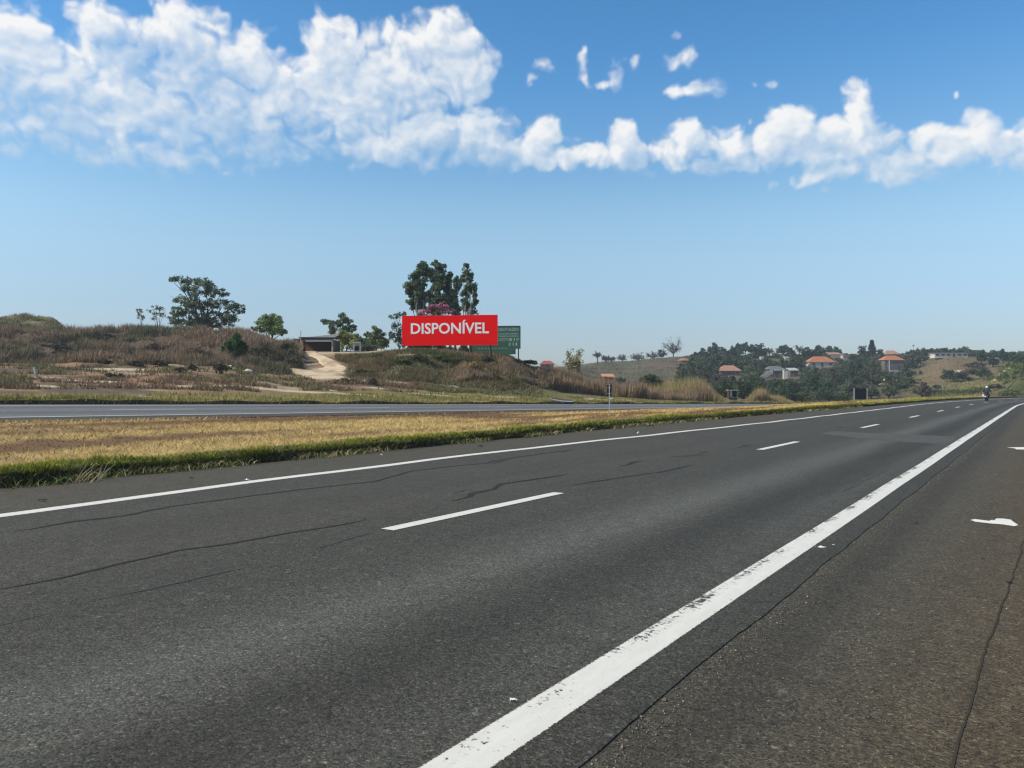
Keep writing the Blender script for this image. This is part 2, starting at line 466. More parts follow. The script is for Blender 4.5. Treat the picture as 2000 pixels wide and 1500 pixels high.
def hit(u, v, y0=20.0, y1=700.0):
    Y = np.concatenate([np.arange(y0, 130, 0.1), np.arange(130, y1, 0.5)])
    X = (u - 1000) / F * Y
    ray = CAMH - (v - HZ) / F * Y
    z = zg(X, Y)
    k = np.nonzero(z >= ray)[0]
    i = k[0] if len(k) else len(Y) - 1
    return Vector((X[i], Y[i], z[i]))
def ground(u, Y):
    X = (u - 1000) / F * Y
    return Vector((X, Y, float(zg(np.array([X]), np.array([Y]))[0])))

# ------------------------------------------------------------------ materials
def new_mat(name):
    m = bpy.data.materials.new(name); m.use_nodes = True
    t = m.node_tree; t.nodes.clear()
    out = N(t, 'ShaderNodeOutputMaterial')
    b = N(t, 'ShaderNodeBsdfPrincipled')
    L_(t, b.outputs[0], out.inputs[0])
    return m, t, b, out
def noise(t, vec, scale, detail=3, rough=.55, dist=0.0):
    n = N(t, 'ShaderNodeTexNoise'); n.inputs['Scale'].default_value = scale
    n.inputs['Detail'].default_value = detail; n.inputs['Roughness'].default_value = rough
    n.inputs['Distortion'].default_value = dist
    if vec is not None: L_(t, vec, n.inputs['Vector'])
    return n.outputs['Fac']
def ramp(t, fac, stops, interp='LINEAR'):
    r = N(t, 'ShaderNodeValToRGB'); r.color_ramp.interpolation = interp
    while len(r.color_ramp.elements) < len(stops): r.color_ramp.elements.new(0.5)
    for e, (p, c) in zip(r.color_ramp.elements, stops):
        e.position = p; e.color = (*c, 1) if hasattr(c, '__len__') else (c, c, c, 1)
    if fac is not None: L_(t, fac, r.inputs[0])
    return r.outputs[0]
def mixc(t, fac, a, b, mode='MIX'):
    n = N(t, 'ShaderNodeMix', data_type='RGBA', blend_type=mode)
    for k, v in ((0, fac), (6, a), (7, b)):
        if isinstance(v, (int, float)): n.inputs[k].default_value = v
        elif isinstance(v, tuple): n.inputs[k].default_value = (*v, 1)
        else: L_(t, v, n.inputs[k])
    return n.outputs[2]
def gauss(t, x, c, w):
    d = mth(t, 'DIVIDE', mth(t, 'SUBTRACT', x, c), w)
    return mth(t, 'EXPONENT', mth(t, 'MULTIPLY', mth(t, 'MULTIPLY', d, d), -1.0))
def bump(t, b, h, strength, dist):
    n = N(t, 'ShaderNodeBump'); n.inputs['Strength'].default_value = strength; n.inputs['Distance'].default_value = dist
    L_(t, h, n.inputs['Height']); L_(t, n.outputs[0], b.inputs['Normal'])
    return n
def objco(t): return N(t, 'ShaderNodeTexCoord').outputs['Object']
def attr(t, name='tint'):
    return N(t, 'ShaderNodeAttribute', attribute_name=name).outputs['Color']

def plain(name, col, rough=.6, metal=0.0, var=.18, scale=3.0, grime=None, relief=0.0):
    """a painted or bare surface with uneven colour and fine relief"""
    m, t, b, out = new_mat(name)
    co = objco(t)
    n = noise(t, co, scale, 5, .6)
    f = mth(t, 'ADD', mth(t, 'MULTIPLY', n, 2 * var), 1 - var)
    c = mixc(t, 1.0, tuple(col), f, 'MULTIPLY')
    if grime:
        g = ramp(t, noise(t, co, scale * .6, 6, .7), [(.5, 0.0), (.72, 1.0)])
        c = mixc(t, mth(t, 'MULTIPLY', g, .6), c, tuple(grime))
    L_(t, c, b.inputs['Base Color'])
    b.inputs["Roughness"].default_value = rough; b.inputs["Metallic"].default_value = metal
    if rough > .8: b.inputs["Specular IOR Level"].default_value = .2
    if relief: bump(t, b, noise(t, co, scale * 8, 3), relief, .02)
    return m

def tinted(name, rough=.75, trans=0.0, var=.25, scale=1.0, spec=.25):
    """colour per blade or leaf carried by the mesh"""
    m, t, b, out = new_mat(name)
    c = attr(t)
    n = noise(t, objco(t), scale, 4, .6)
    c = mixc(t, 1.0, c, mth(t, 'ADD', mth(t, 'MULTIPLY', n, 2 * var), 1 - var), 'MULTIPLY')
    L_(t, c, b.inputs['Base Color']); b.inputs['Roughness'].default_value = rough
    b.inputs['Specular IOR Level'].default_value = spec
    if trans > 0:
        tr = N(t, 'ShaderNodeBsdfTranslucent'); L_(t, c, tr.inputs[0])
        mx = N(t, 'ShaderNodeMixShader'); mx.inputs[0].default_value = trans
        L_(t, b.outputs[0], mx.inputs[1]); L_(t, tr.outputs[0], mx.inputs[2]); L_(t, mx.outputs[0], out.inputs[0])
    return m

def asphalt(name, kind):
    m, t, b, out = new_mat(name)
    uv = N(t, 'ShaderNodeUVMap', uv_map='UVMap').outputs[0]
    sp = N(t, 'ShaderNodeSeparateXYZ'); L_(t, uv, sp.inputs[0]); Lx, S = sp.outputs[0], sp.outputs[1]
    mp = N(t, 'ShaderNodeMapping'); mp.inputs['Scale'].default_value = (1, .07, 1); L_(t, uv, mp.inputs[0])
    streak = noise(t, mp.outputs[0], 2.6, 5, .62)
    streakf = noise(t, mp.outputs[0], 11.0, 4, .6)
    blotch = noise(t, uv, .55, 5, .6)
    mott = noise(t, uv, 5.0, 4, .65)
    fine = noise(t, uv, 85.0, 4, .75)
    vor = N(t, 'ShaderNodeTexVoronoi'); vor.inputs['Scale'].default_value = 95.0; L_(t, uv, vor.inputs['Vector'])
    vs = N(t, 'ShaderNodeSeparateColor'); L_(t, vor.outputs['Color'], vs.inputs[0])
    vor2 = N(t, 'ShaderNodeTexVoronoi'); vor2.inputs['Scale'].default_value = 34.0; L_(t, uv, vor2.inputs['Vector'])
    vs2 = N(t, 'ShaderNodeSeparateColor'); L_(t, vor2.outputs['Color'], vs2.inputs[0])
    if kind == 'main':
        wob = mth(t, 'ADD', Lx, mth(t, 'MULTIPLY', mth(t, 'SUBTRACT', noise(t, mp.outputs[0], .9, 2), .5), .8))
        band = gauss(t, wob, 3.62, .5)
        band2 = gauss(t, wob, 2.12, .22)
        dark = gauss(t, wob, 2.75, .42)
        lft = gauss(t, wob, 6.5, .5); lft2 = gauss(t, wob, 8.3, .5)
        val = mth(t, 'ADD', .066, mth(t, 'MULTIPLY', band, .042))
        val = mth(t, 'ADD', val, mth(t, 'MULTIPLY', band2, .014))
        val = mth(t, 'SUBTRACT', val, mth(t, 'MULTIPLY', dark, .017))
        val = mth(t, 'ADD', val, mth(t, 'MULTIPLY', mth(t, 'ADD', lft, lft2), .006))
        val = mth(t, 'SUBTRACT', val, mth(t, 'MULTIPLY', mth(t, 'LESS_THAN', Lx, 1.72), .005))
        warm = mth(t, 'MULTIPLY', mth(t, 'SUBTRACT', Lx, 4.6), .5, clamp=True)
        tone = mixc(t, warm, (.975, .945, .79), (1.0, .945, .775))
        pol = mth(t, 'ADD', band, mth(t, 'MULTIPLY', band2, .6), clamp=True)
    elif kind == 'opp':
        val = mth(t, 'ADD', .165, mth(t, 'MULTIPLY', gauss(t, Lx, 28.6, .8), -.045))
        val = mth(t, 'ADD', val, mth(t, 'MULTIPLY', gauss(t, Lx, 32.4, .7), -.045))
        tone = mixc(t, 0.0, (.97, 1.0, 1.05), (1, 1, 1))
        pol = gauss(t, Lx, 30.5, 1.2)
        sh = mth(t, 'LESS_THAN', Lx, 26.0)
        val = mth(t, 'SUBTRACT', val, mth(t, 'MULTIPLY', sh, .10))
        tone = mixc(t, sh, tone, (1.12, .98, .84))
    elif kind == 'patch':
        val = mth(t, 'ADD', .088, mth(t, 'MULTIPLY', blotch, .02)); tone = mixc(t, 0.0, (.97, .955, .87), (1, 1, 1)); pol = mth(t, 'MULTIPLY', Lx, 0.0)
    else:                        # shoulders: older, browner, dusty
        val = mth(t, 'ADD', .073, mth(t, 'MULTIPLY', gauss(t, Lx, 1.2, .22), -.022))
        tone = mixc(t, ramp(t, Lx, [(0.0, 1.0), (1.0, 0.0)]), (1.12, 1.0, .76), (1.28, .965, .58))
        pol = mth(t, 'MULTIPLY', Lx, 0.0)
    f = mth(t, 'ADD', .62, mth(t, 'MULTIPLY', streak, .34))
    f = mth(t, 'ADD', f, mth(t, 'MULTIPLY', streakf, .18))
    f = mth(t, 'ADD', f, mth(t, 'MULTIPLY', blotch, .22))
    val = mth(t, 'MULTIPLY', val, f)
    val = mth(t, 'MULTIPLY', val, mth(t, 'ADD', .7, mth(t, 'MULTIPLY', mott, .6)))
    grain = mth(t, 'ADD', -.10, mth(t, 'MULTIPLY', fine, 2.2))
    val = mth(t, 'MULTIPLY', val, grain)
    st = ramp(t, vs.outputs[0], [(0.0, .42), (.5, .92), (.90, 1.32), (.97, 1.75), (1.0, 2.5)])
    val = mth(t, 'MULTIPLY', val, st)
    st2 = ramp(t, vs2.outputs[1], [(0.0, .60), (.08, .97), (.97, 1.02), (.995, 1.4), (1.0, 1.9)])
    val = mth(t, 'MULTIPLY', val, st2)
    c = mixc(t, 1.0, tone, val, 'MULTIPLY')
    # a little hue drift between stones
    hue = mixc(t, mth(t, 'MULTIPLY', vs.outputs[1], .5), (1, 1, 1), (1.12, 1.0, .82))
    c = mixc(t, 1.0, c, hue, 'MULTIPLY')
    L_(t, c, b.inputs['Base Color'])
    rg = mth(t, 'SUBTRACT', .82, mth(t, 'MULTIPLY', pol, .16))
    L_(t, rg, b.inputs['Roughness'])
    b.inputs['Specular IOR Level'].default_value = .28
    hgt = mth(t, 'ADD', mth(t, 'MULTIPLY', fine, .7), mth(t, 'MULTIPLY', vor.outputs['Distance'], -.9))
    hgt = mth(t, 'ADD', hgt, mth(t, 'MULTIPLY', vor2.outputs['Distance'], -.5))
    bump(t, b, hgt, .55, .006)
    return m

def paint(name, worn):
    m, t, b, out = new_mat(name)
    uv = N(t, 'ShaderNodeUVMap', uv_map='UVMap').outputs[0]
    sp = N(t, 'ShaderNodeSeparateXYZ'); L_(t, uv, sp.inputs[0])
    w = sp.outputs[0]                      # 0..1 across the line
    dirt = noise(t, uv, 3.0, 5, .6)
    mp = N(t, 'ShaderNodeMapping'); mp.inputs['Scale'].default_value = (.23, 1, 1); L_(t, uv, mp.inputs[0])
    f1 = noise(t, mp.outputs[0], 75.0, 5, .7)
    f3 = noise(t, mp.outputs[0], 26.0, 6, .72)
    f2 = noise(t, mp.outputs[0], 1.6, 4, .6)
    ed = mth(t, 'ABSOLUTE', mth(t, 'SUBTRACT', w, .5))      # 0 centre .5 edge
    edge = ramp(t, ed, [(.40, 0.0), (.5, 1.0)])
    g1 = ramp(t, mth(t, 'ADD', mth(t, 'MULTIPLY', edge, .45), mth(t, 'MULTIPLY', f1, .8)), [(.66, 0.0), (.78, 1.0)])
    side = ramp(t, w, [(.45, 0.15), (.80, 1.0), (1.0, .9)])
    ch = mth(t, 'MULTIPLY', side, ramp(t, f2, [(.40, .0), (.62, 1.0)]))
    g2 = ramp(t, mth(t, 'ADD', mth(t, 'MULTIPLY', ch, .22 if worn else .08), f3), [(.64, 0.0), (.72, 1.0)])
    gone = mth(t, 'MAXIMUM', g1, g2)
    white = mixc(t, dirt, (.84, .81, .75), (.60, .575, .51))
    L_(t, white, b.inputs['Base Color']); b.inputs['Roughness'].default_value = .65
    bump(t, b, f1, .3, .004)
    tr = N(t, 'ShaderNodeBsdfTransparent'); mx = N(t, 'ShaderNodeMixShader')   # where the paint has worn off the road shows
    L_(t, gone, mx.inputs[0]); L_(t, b.outputs[0], mx.inputs[1]); L_(t, tr.outputs[0], mx.inputs[2]); L_(t, mx.outputs[0], out.inputs[0])
    return m

M_ROAD = asphalt("asphalt_carriageway", 'main')
M_SHO = asphalt("asphalt_shoulder", 'sho')
M_OPP = asphalt("asphalt_second_carriageway", 'opp')
M_LINE = paint("road_paint", False)
M_WORN = paint("worn_road_paint", True)
M_TAR = plain("tar_seal", (.030, .029, .027), .92, 0, .3, 9)
M_JOINT = plain("joint_tar", (.042, .042, .042), .8, 0, .4, 14)
M_BLADE = tinted("grass_blade", .8, .18, .25, 1.2)
M_DRY = tinted("dry_blade", .85, .12, .25, .9)
M_LEAF = tinted("leaf", .65, .30, .22, .5)
M_BARK = plain("bark", (.13, .10, .075), .9, 0, .35, 2.5)
M_PALEBARK = plain("pale_bark", (.30, .26, .21), .85, 0, .3, 2.0)
M_CONC = plain("concrete", (.38, .36, .33), .85, 0, .2, 2.0, (.14, .12, .10))

def ground_mat():
    m, t, b, out = new_mat("soil_and_grass")
    co = objco(t)
    c = attr(t)
    n1 = noise(t, co, 2.2, 6, .7); n2 = noise(t, co, .35, 4, .6)
    f = mth(t, 'ADD', .45, mth(t, 'ADD', mth(t, 'MULTIPLY', n1, .8), mth(t, 'MULTIPLY', n2, .35)))
    c = mixc(t, 1.0, c, f, 'MULTIPLY')
    L_(t, c, b.inputs['Base Color']); b.inputs['Roughness'].default_value = .95
    b.inputs['Specular IOR Level'].default_value = .1
    bump(t, b, noise(t, co, 5.0, 6, .7), .25, .08)
    return m
M_GROUND = ground_mat()

# ------------------------------------------------------------------ ground sheet
SOIL = np.array([.29, .175, .11]); PALE = np.array([.56, .45, .31]); STRAW = np.array([.44, .32, .13])
BRN = np.array([.17, .105, .056]); GRN = np.array([.085, .10, .026]); OLIVE = np.array([.20, .18, .065])
BRUSH = np.array([.135, .100, .072]); SCRUB = np.array([.105, .105, .058]); FARG = np.array([.17, .145, .07])
PATCHES = []          # bare pale soil: centre, half axes, turn
def patch(u0, v0, u1, v1, thick):
    a, b_ = hit(u0, v0), hit(u1, v1)
    c = (a + b_) / 2; d = b_ - a
    PATCHES.append((c.x, c.y, max(d.length / 2, .4), thick, math.atan2(d.y, d.x)))
for p in [(145, 720, 315, 724, .9), (55, 752, 112, 757, .8), (120, 744, 160, 743, .5), (185, 744, 232, 748, .7), (340, 754, 378, 756, .5),
          (410, 753, 520, 757, .5), (572, 734, 690, 741, 1.6), (560, 733, 640, 737, 1.0), (480, 758, 640, 768, .6), (640, 766, 760, 776, .6), (700, 756, 800, 764, .5), (860, 752, 900, 756, .5),
          (790, 768, 900, 776, .5), (930, 770, 1010, 776, .6), (260, 772, 300, 776, .4), (1130, 780, 1250, 783, .9), (600, 757, 660, 765, .6),
          (820, 700, 700, 698, .5), (1100, 782, 1130, 785, .5)]:
    patch(*p)

def ground_tone(x, y, z):
    s, L = SL(x, y)
    _, u, Y = hill(x, y)
    e = edgeL(s)
    n = fbm(x / 2.6, y / 2.6, 4, 101); n2 = fbm(x / 9, y / 9, 3, 201); n3 = fbm(x / 30, y / 30, 3, 301)
    def lerp(a, b, t): return a + (b - a) * t[:, None]
    # median: straw with brown mown-out bands that run with the road
    ns = fbm(s / 9.0, L / 1.1, 4, 111)
    c = lerp(np.tile(BRN, (len(x), 1)), STRAW, sstep(.38, .60, ns + .10 * np.sin((L - 12) * 1.15)))
    c = lerp(c, GRN, (1 - sstep(.6, 1.7, L - e)))
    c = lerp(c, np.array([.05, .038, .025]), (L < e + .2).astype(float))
    # cut face beside the far carriageway
    # beyond the second carriageway
    d = L - 35.3
    g = lerp(np.tile(OLIVE, (len(x), 1)), STRAW * .8, sstep(.45, .7, n))
    g = lerp(g, GRN * 1.1, sstep(.45, .65, n2) * .7)
    soil = lerp(np.tile(SOIL, (len(x), 1)), BRUSH, sstep(.42, .62, n))
    soil = lerp(soil, PALE * .72, sstep(.60, .74, fbm(x / 5.5, y / 2.2, 4, 141)) * .8)
    g = lerp(g, soil, sstep(5.0, 9.0, d + 4 * (n - .5)) * (1 - sstep(1000, 1060, u)))
    bank = sstep(64, 67, Y + 4 * (n - .5)) * (1 - sstep(575, 605, u))
    g = lerp(g, BRUSH * (0.45 + .7 * n)[:, None], bank)
    g = lerp(g, np.array([.20, .175, .10]), sstep(86, 90, Y) * (1 - sstep(120, 150, u)) * (Y < 120))
    rs = sstep(69, 73, Y + 4 * (n - .5)) * sstep(640, 690, u) * (1 - sstep(1040, 1080, u))
    g = lerp(g, SCRUB * (0.7 + .7 * n)[:, None], rs)
    ra = sstep(1040, 1080, u)
    g = lerp(g, lerp(np.tile(np.array([.185, .165, .07]), (len(x), 1)), SOIL, sstep(.5, .7, n)), ra * sstep(1, 3, d))
    fr = sstep(130, 190, Y)
    fg = lerp(np.tile(np.array([.135, .105, .075]), (len(x), 1)), SCRUB, sstep(.4, .6, n3))
    fg = lerp(fg, np.array([.20, .17, .065]), sstep(1770, 1800, u) * (Y < 300) * (.4 + .6 * sstep(.4, .6, n2)))
    fg = lerp(fg, np.array([.185, .135, .085]), sstep(1780, 1830, u) * sstep(245, 285, Y) * (1 - sstep(335, 360, Y)))
    fg = lerp(fg, np.array([.115, .125, .05]), sstep(1935, 1965, u))
    g = lerp(g, fg, fr)
    pk = np.zeros(len(x))
    for (cx, cy, a, b, r) in PATCHES:
        dx, dy = x - cx, y - cy
        p = dx * math.cos(r) + dy * math.sin(r); q = -dx * math.sin(r) + dy * math.cos(r)
        pk = np.maximum(pk, 1 - sstep(.55, 1.15, (p / a) ** 2 + (q / b) ** 2 + 1.1 * (n - .5)))
    g = lerp(g, PALE * (0.85 + .3 * n2)[:, None], pk)
    # bare plateau by the sheds
    pl = sstep(88, 93, Y) * (1 - sstep(118, 128, Y)) * sstep(590, 610, u) * (1 - sstep(760, 815, u))
    g = lerp(g, PALE * .85, pl * .9)
    c = lerp(c, g, sstep(35.2, 35.4, L))
    c = lerp(c, np.array([.045, .038, .024]), ((L > 35.0) & (L < 35.62)).astype(float))
    rightside = (L < -2.0)
    c[rightside] = (OLIVE + (STRAW - OLIVE) * n[:, None])[rightside]
    return c

def make_ground():
    az = np.concatenate([np.radians(np.arange(-180, -39, 3.0)), np.radians(np.arange(-39, 39.01, 0.2)), np.radians(np.arange(42, 180.1, 3.0))])
    r = np.concatenate([[0.0], np.geomspace(1.5, 9, 9), np.arange(10, 30, .8), np.arange(30, 100, .45), np.arange(100, 150, .9), np.arange(150, 480, 3.5), np.geomspace(490, 1700, 12)])
    A, R = np.meshgrid(az, r)
    x = (R * np.sin(A)).ravel(); y = (R * np.cos(A)).ravel()
    z = zg(x, y)
    na, nr = len(az), len(r)
    i = np.arange(nr - 1)[:, None] * na + np.arange(na - 1)[None, :]
    i = i.ravel()
    m = MB(); m.add(np.stack([x, y, z - dip(x, y)], 1), np.stack([i, i + 1, i + na + 1, i + na], 1), ground_tone(x, y, z))
    o = m.build("ground", M_GROUND, smooth=True)
    tag(o, kind='structure')
    return o
GROUND = make_ground()

# ------------------------------------------------------------------ carriageways
def strip(name, s, Ls, zf, mat, parent=None, uvmode='LS', skirt=0.0):
    """ribbon that follows the road; Ls = lateral edges (numbers or arrays over s)"""
    s = np.asarray(s, float); n = len(s)
    cols = [np.broadcast_to(np.asarray(l, float), s.shape) for l in Ls]
    V = []; UV = []
    for k, l in enumerate(cols):
        x, y = PT(s, l); z = zf(s, l) * np.ones(n)
        V.append(np.stack([x, y, z], 1))
        UV.append(np.stack([l if uvmode == 'LS' else np.full(n, k / (len(cols) - 1)), s], 1))
    if skirt:
        V = [V[0] - [0, 0, skirt]] + V + [V[-1] - [0, 0, skirt]]; UV = [UV[0]] + UV + [UV[-1]]
    m = len(V)
    V = np.concatenate(V); UV = np.concatenate(UV)
    i = (np.arange(m - 1)[:, None] * n + np.arange(n - 1)[None, :]).ravel()
    F_ = np.stack([i, i + n, i + n + 1, i + 1], 1)[:, ::-1]
    b = MB(); b.add(V, F_)
    o = b.build(name, mat, parent)
    me = o.data
    # make the top face up
    if me.polygons[len(me.polygons) // 2].normal.z < 0: me.flip_normals()
    uvl = me.uv_layers.new(name='UVMap')
    vi = np.empty(len(me.loops), np.int32); me.loops.foreach_get('vertex_index', vi)
    uvl.data.foreach_set('uv', UV[vi].astype(np.float32).ravel())
    return o
SR = np.concatenate([np.arange(-25, 0, 1.0), np.arange(0, 14, .08), np.arange(14, 60, .35), np.arange(60, 330, 1.5)])
LLs = [-30, 3.5, 7.2, 11.9, 16, 20.6, 32.7, 62.6, 400]; LLv = [9.45, 9.5, 9.78, 10.0, 9.98, 9.85, 9.5, 9.2, 9.2]
def lineL(s): return np.interp(s, LLs, LLv) + 0.035 * np.sin(np.asarray(s) * 1.1) + .05 * (fbm(np.asarray(s) / 1.5, np.asarray(s) * 0, 2, 71) - .5)
def slabR(s): return 1.43 + .09 * (fbm(np.asarray(s) / 1.3, np.asarray(s) * 0 + 2, 5, 72, .6) - .5)
def rightL(s): return 1.79 + .03 * (fbm(np.asarray(s) / 4, np.asarray(s) * 0 + 9, 2, 73) - .5)
flat = lambda z: (lambda s, l: np.full(np.shape(s), z))
ROAD = tag(strip("road", SR, [slabR(SR), slabR(SR) + .05, slabR(SR) + .14, 2.6, 4.0, 5.6, 7.2, lineL(SR) + .2], lambda s, l: -.007 * (1 - np.clip((np.asarray(l) - slabR(s)) / .14, 0, 1)) ** 1.5, M_ROAD, skirt=.06), kind='structure')
SHO = tag(strip("right_shoulder", SR, [-2.6, -1, 0.2, slabR(SR) + .05], flat(-0.013), M_SHO, skirt=.08), kind='structure')
SHL = tag(strip("left_shoulder", SR, [lineL(SR) + .1, 11.2, 13.0], flat(-0.020), M_SHO, skirt=.06), kind='structure')
OPP = tag(strip("second_road", SR, [24.0, 26.0, 28, 30, 32, 35.2 + .25 * (fbm(SR / 2, SR * 0, 3, 74) - .5)], opp_z, M_OPP, skirt=.12), kind='structure')
zoff = lambda h: (lambda s, l: opp_z(s, l) + h)
strip("edge_line", SR, [25.9, 26.12], zoff(.005), M_LINE, OPP, 'W')
strip("edge_line", SR, [34.1, 34.3], zoff(.005), M_LINE, OPP, 'W')
strip("edge_line", SR, [rightL(SR) - .115, rightL(SR), rightL(SR) + .115], flat(.0025), M_WORN, ROAD, 'W')
strip("edge_line", SR, [lineL(SR) - .13, lineL(SR), lineL(SR) + .13], flat(.003), M_LINE, ROAD, 'W')
for k in range(-1, 19):
    a = 5.98 * 1.4 / 1.5 * 1.0 + k * 12.25
    ss = np.linspace(a, a + 3.3, 14)
    strip("lane_dash", ss, [5.27, 5.36, 5.45], flat(.005), M_LINE, ROAD, 'W')
for k in range(-1, 14):
    ss = np.linspace(k * 12.0 + 4, k * 12 + 7.6, 8)
    strip("lane_dash", ss, [30.15, 30.3], zoff(.005), M_LINE, OPP, 'W')

def ribbon(name, pts, width, mat, parent, z=.0035, jit=.02, step=.12, pix=True):
    """a poured seal or crack following a ground path"""
    P = [Vector((*gp(u, v, 0.0), 0)) for u, v in pts] if pix else [Vector((p[0], p[1], 0)) for p in pts]
    Q = []
    for a, b in zip(P[:-1], P[1:]):
        k = max(1, int((b - a).length / step))
        Q += [a.lerp(b, i / k) for i in range(k)]
    Q.append(P[-1])
    xs = np.array([q.x for q in Q]); ys = np.array([q.y for q in Q])
    dx = np.gradient(xs); dy = np.gradient(ys); l = np.hypot(dx, dy) + 1e-9
    nx, ny = -dy / l, dx / l
    arc = np.cumsum(l)
    off = (fbm(arc * 2.3 + xs[0], arc * 0, 3, 19) - .5) * 2 * jit + (fbm(arc * 11, arc * 0, 2, 29) - .5) * jit
    xs = xs + nx * off; ys = ys + ny * off
    tp = np.clip(np.minimum(np.arange(len(Q)), np.arange(len(Q))[::-1]) / 4.0, .15, 1)
    w = width * .5 * tp * (.55 + .9 * fbm(arc * 3.1 + 7, arc * 0 + ys[0], 3, 39))
    if name == 'pavement_joint' and width < .03 and z > 0: w = w * (.04 + 1.3 * sstep(.34, .62, fbm(arc * 1.7 + 3, arc * 0 + xs[0], 4, 49)))
    V = np.concatenate([np.stack([xs + nx * w, ys + ny * w, np.full(len(Q), z)], 1), np.stack([xs - nx * w, ys - ny * w, np.full(len(Q), z)], 1)])
    n = len(Q); i = np.arange(n - 1)
    b = MB(); b.add(V, np.stack([i + n, i + n + 1, i + 1, i], 1))
    o = b.build(name, mat, parent)
    if o.data.polygons[0].normal.z < 0: o.data.flip_normals()
    return o
def rows(L, s0, s1, k=9):
    x, y = PT(np.linspace(s0, s1, k), np.full(k, L)); return list(zip(x, y))
for pts, w in [([(-60, 1165), (0, 1152), (100, 1133), (250, 1098), (350, 1075), (450, 1062), (560, 1042), (640, 1030), (712, 1017), (714, 1010)], .045),
               ([(0, 1040), (60, 1034), (150, 1018), (240, 1008), (330, 990), (420, 978), (520, 965), (600, 955), (735, 940), (800, 921), (880, 911), (950, 905), (975, 898), (1060, 886), (1117, 879)], .06),
               ([(880, 979), (918, 970), (920, 964), (965, 956), (978, 946), (1075, 932), (1110, 926)], .085), ([(885, 964), (910, 957), (930, 960)], .08),
               ([(960, 906), (985, 899), (1000, 901)], .09), ([(1095, 884), (1118, 878)], .08),
               ([(1208, 911), (1228, 908), (1240, 902), (1268, 900)], .10), ([(1105, 950), (1200, 935), (1290, 922), (1322, 916), (1350, 908)], .06),
               ([(1305, 893), (1340, 891), (1375, 888)], .10), ([(1365, 886), (1382, 882)], .16), ([(1440, 875), (1460, 870), (1480, 868)], .1),
               ([(1460, 853), (1484, 852)], .12), ([(1570, 852), (1586, 851)], .12), ([(1636, 836), (1648, 834)], .16), ([(1355, 945), (1400, 948)], .03),
               ([(180, 1011), (200, 1016)], .03)]:
    ribbon("crack_seal", pts, w, M_TAR, ROAD)
ribbon("pavement_joint", [(-40, 1236), (0, 1222), (100, 1197), (200, 1170), (300, 1149), (400, 1126), (500, 1104)], .028, M_JOINT, ROAD, jit=.012, step=.05)
ribbon("pavement_joint", [(500, 1104), (600, 1077), (690, 1050), (745, 1036)], .018, M_JOINT, ROAD, jit=.015, step=.05)
ribbon("pavement_joint", rows(2.22, 11, 15), .010, M_JOINT, ROAD, jit=.04, step=.06, pix=False)
ribbon("pavement_joint", [(1845, 1560), (1862, 1490), (1900, 1360), (1930, 1250), (1965, 1160), (1990, 1085), (2010, 1020), (2020, 960)], .010, plain("dusty_joint", (.050, .040, .030), .95, 0, .3, 8), SHO, z=-.0095, jit=.012, step=.06)
ribbon("pavement_joint", [(1800, 1170 - 230), (1880, 905), (1940, 880)], .03, M_JOINT, SHO, z=-.0095, jit=.05, step=.08)
# crosswise repaired strip
M_PATCH = asphalt("patch_asphalt", 'patch')
def cross_patch(pts, h):
    b = MB(); v = [(*gp(u, w, 0), h) for u, w in pts]
    b.add(v, [tuple(range(len(v)))])
    o = b.build("asphalt_patch", M_PATCH, ROAD)
    sx, lx = SL(np.array([p[0] for p in v]), np.array([p[1] for p in v])); uvl = o.data.uv_layers.new(name='UVMap')
    for i, l in enumerate(o.data.loops): uvl.data[i].uv = (lx[l.vertex_index], sx[l.vertex_index])
    if o.data.polygons[0].normal.z < 0: o.data.flip_normals()
cross_patch([(1602, 846), (1628, 842), (1700, 846), (1780, 849), (1872, 853), (1850, 868), (1760, 863), (1680, 857), (1640, 851)], .002)
# stray paint on the shoulder
def splash(pts):
    b = MB(); v = [(*gp(u, w, -.013), -.009) for u, w in pts]
    b.add(v, [tuple(range(len(v)))])
    o = b.build("paint_mark", plain("stray_paint", (.80, .77, .70), .6, 0, .1, 6), SHO)
    if o.data.polygons[0].normal.z < 0: o.data.flip_normals()
splash([(1895, 1016.0), (1904, 1014.4), (1932, 1018.0), (1937, 1016), (1942, 1017), (1946, 1013.2), (1960, 1013.4), (1974, 1015.6), (1981, 1021), (1989, 1026), (1981, 1028.4), (1960, 1025), (1935, 1023), (1905, 1019.6)])
splash([(1966, 874), (2000, 873.6), (2030, 874.4), (2030, 878.4), (1985, 878), (1982, 876)])

# turf edges: finely built strips with a real cut face
def turf_strip(name, sv, Lf):
    cols = []
    for f in Lf:
        L = f(sv); x, y = PT(sv, L); z = zg(x, y)
        cols.append(np.stack([x, y, z + .012], 1))
    n = len(sv); m = len(cols); V = np.concatenate(cols)
    i = (np.arange(m - 1)[:, None] * n + np.arange(n - 1)[None, :]).ravel()
    b = MB(); b.add(V, np.stack([i, i + 1, i + n + 1, i + n], 1), ground_tone(V[:, 0], V[:, 1], V[:, 2]))
    o = b.build(name, M_GROUND, smooth=False)
    if sum(p.normal.z for p in o.data.polygons) < 0: o.data.flip_normals()
    return tag(o, kind='structure')
SV = np.concatenate([np.arange(-14, 0, .3), np.arange(0, 45, .10), np.arange(45, 160, .5)])
turf_strip("median_edge", SV, [(lambda s, d=d: edgeL(s) + d) for d in (-.14, -.05, 0.0, .05, .10, .16, .22, .4, .7, 1.05, 1.4, 1.7)])
SV2 = np.concatenate([np.arange(-25, 90, .35), np.arange(90, 200, 1.0)])
turf_strip("far_verge_edge", SV2, [(lambda s, d=d: np.full(np.shape(s), d)) for d in (35.1, 35.25, 35.35, 35.45, 35.55, 35.65, 35.8, 36.1, 36.5, 37.0, 37.5)])

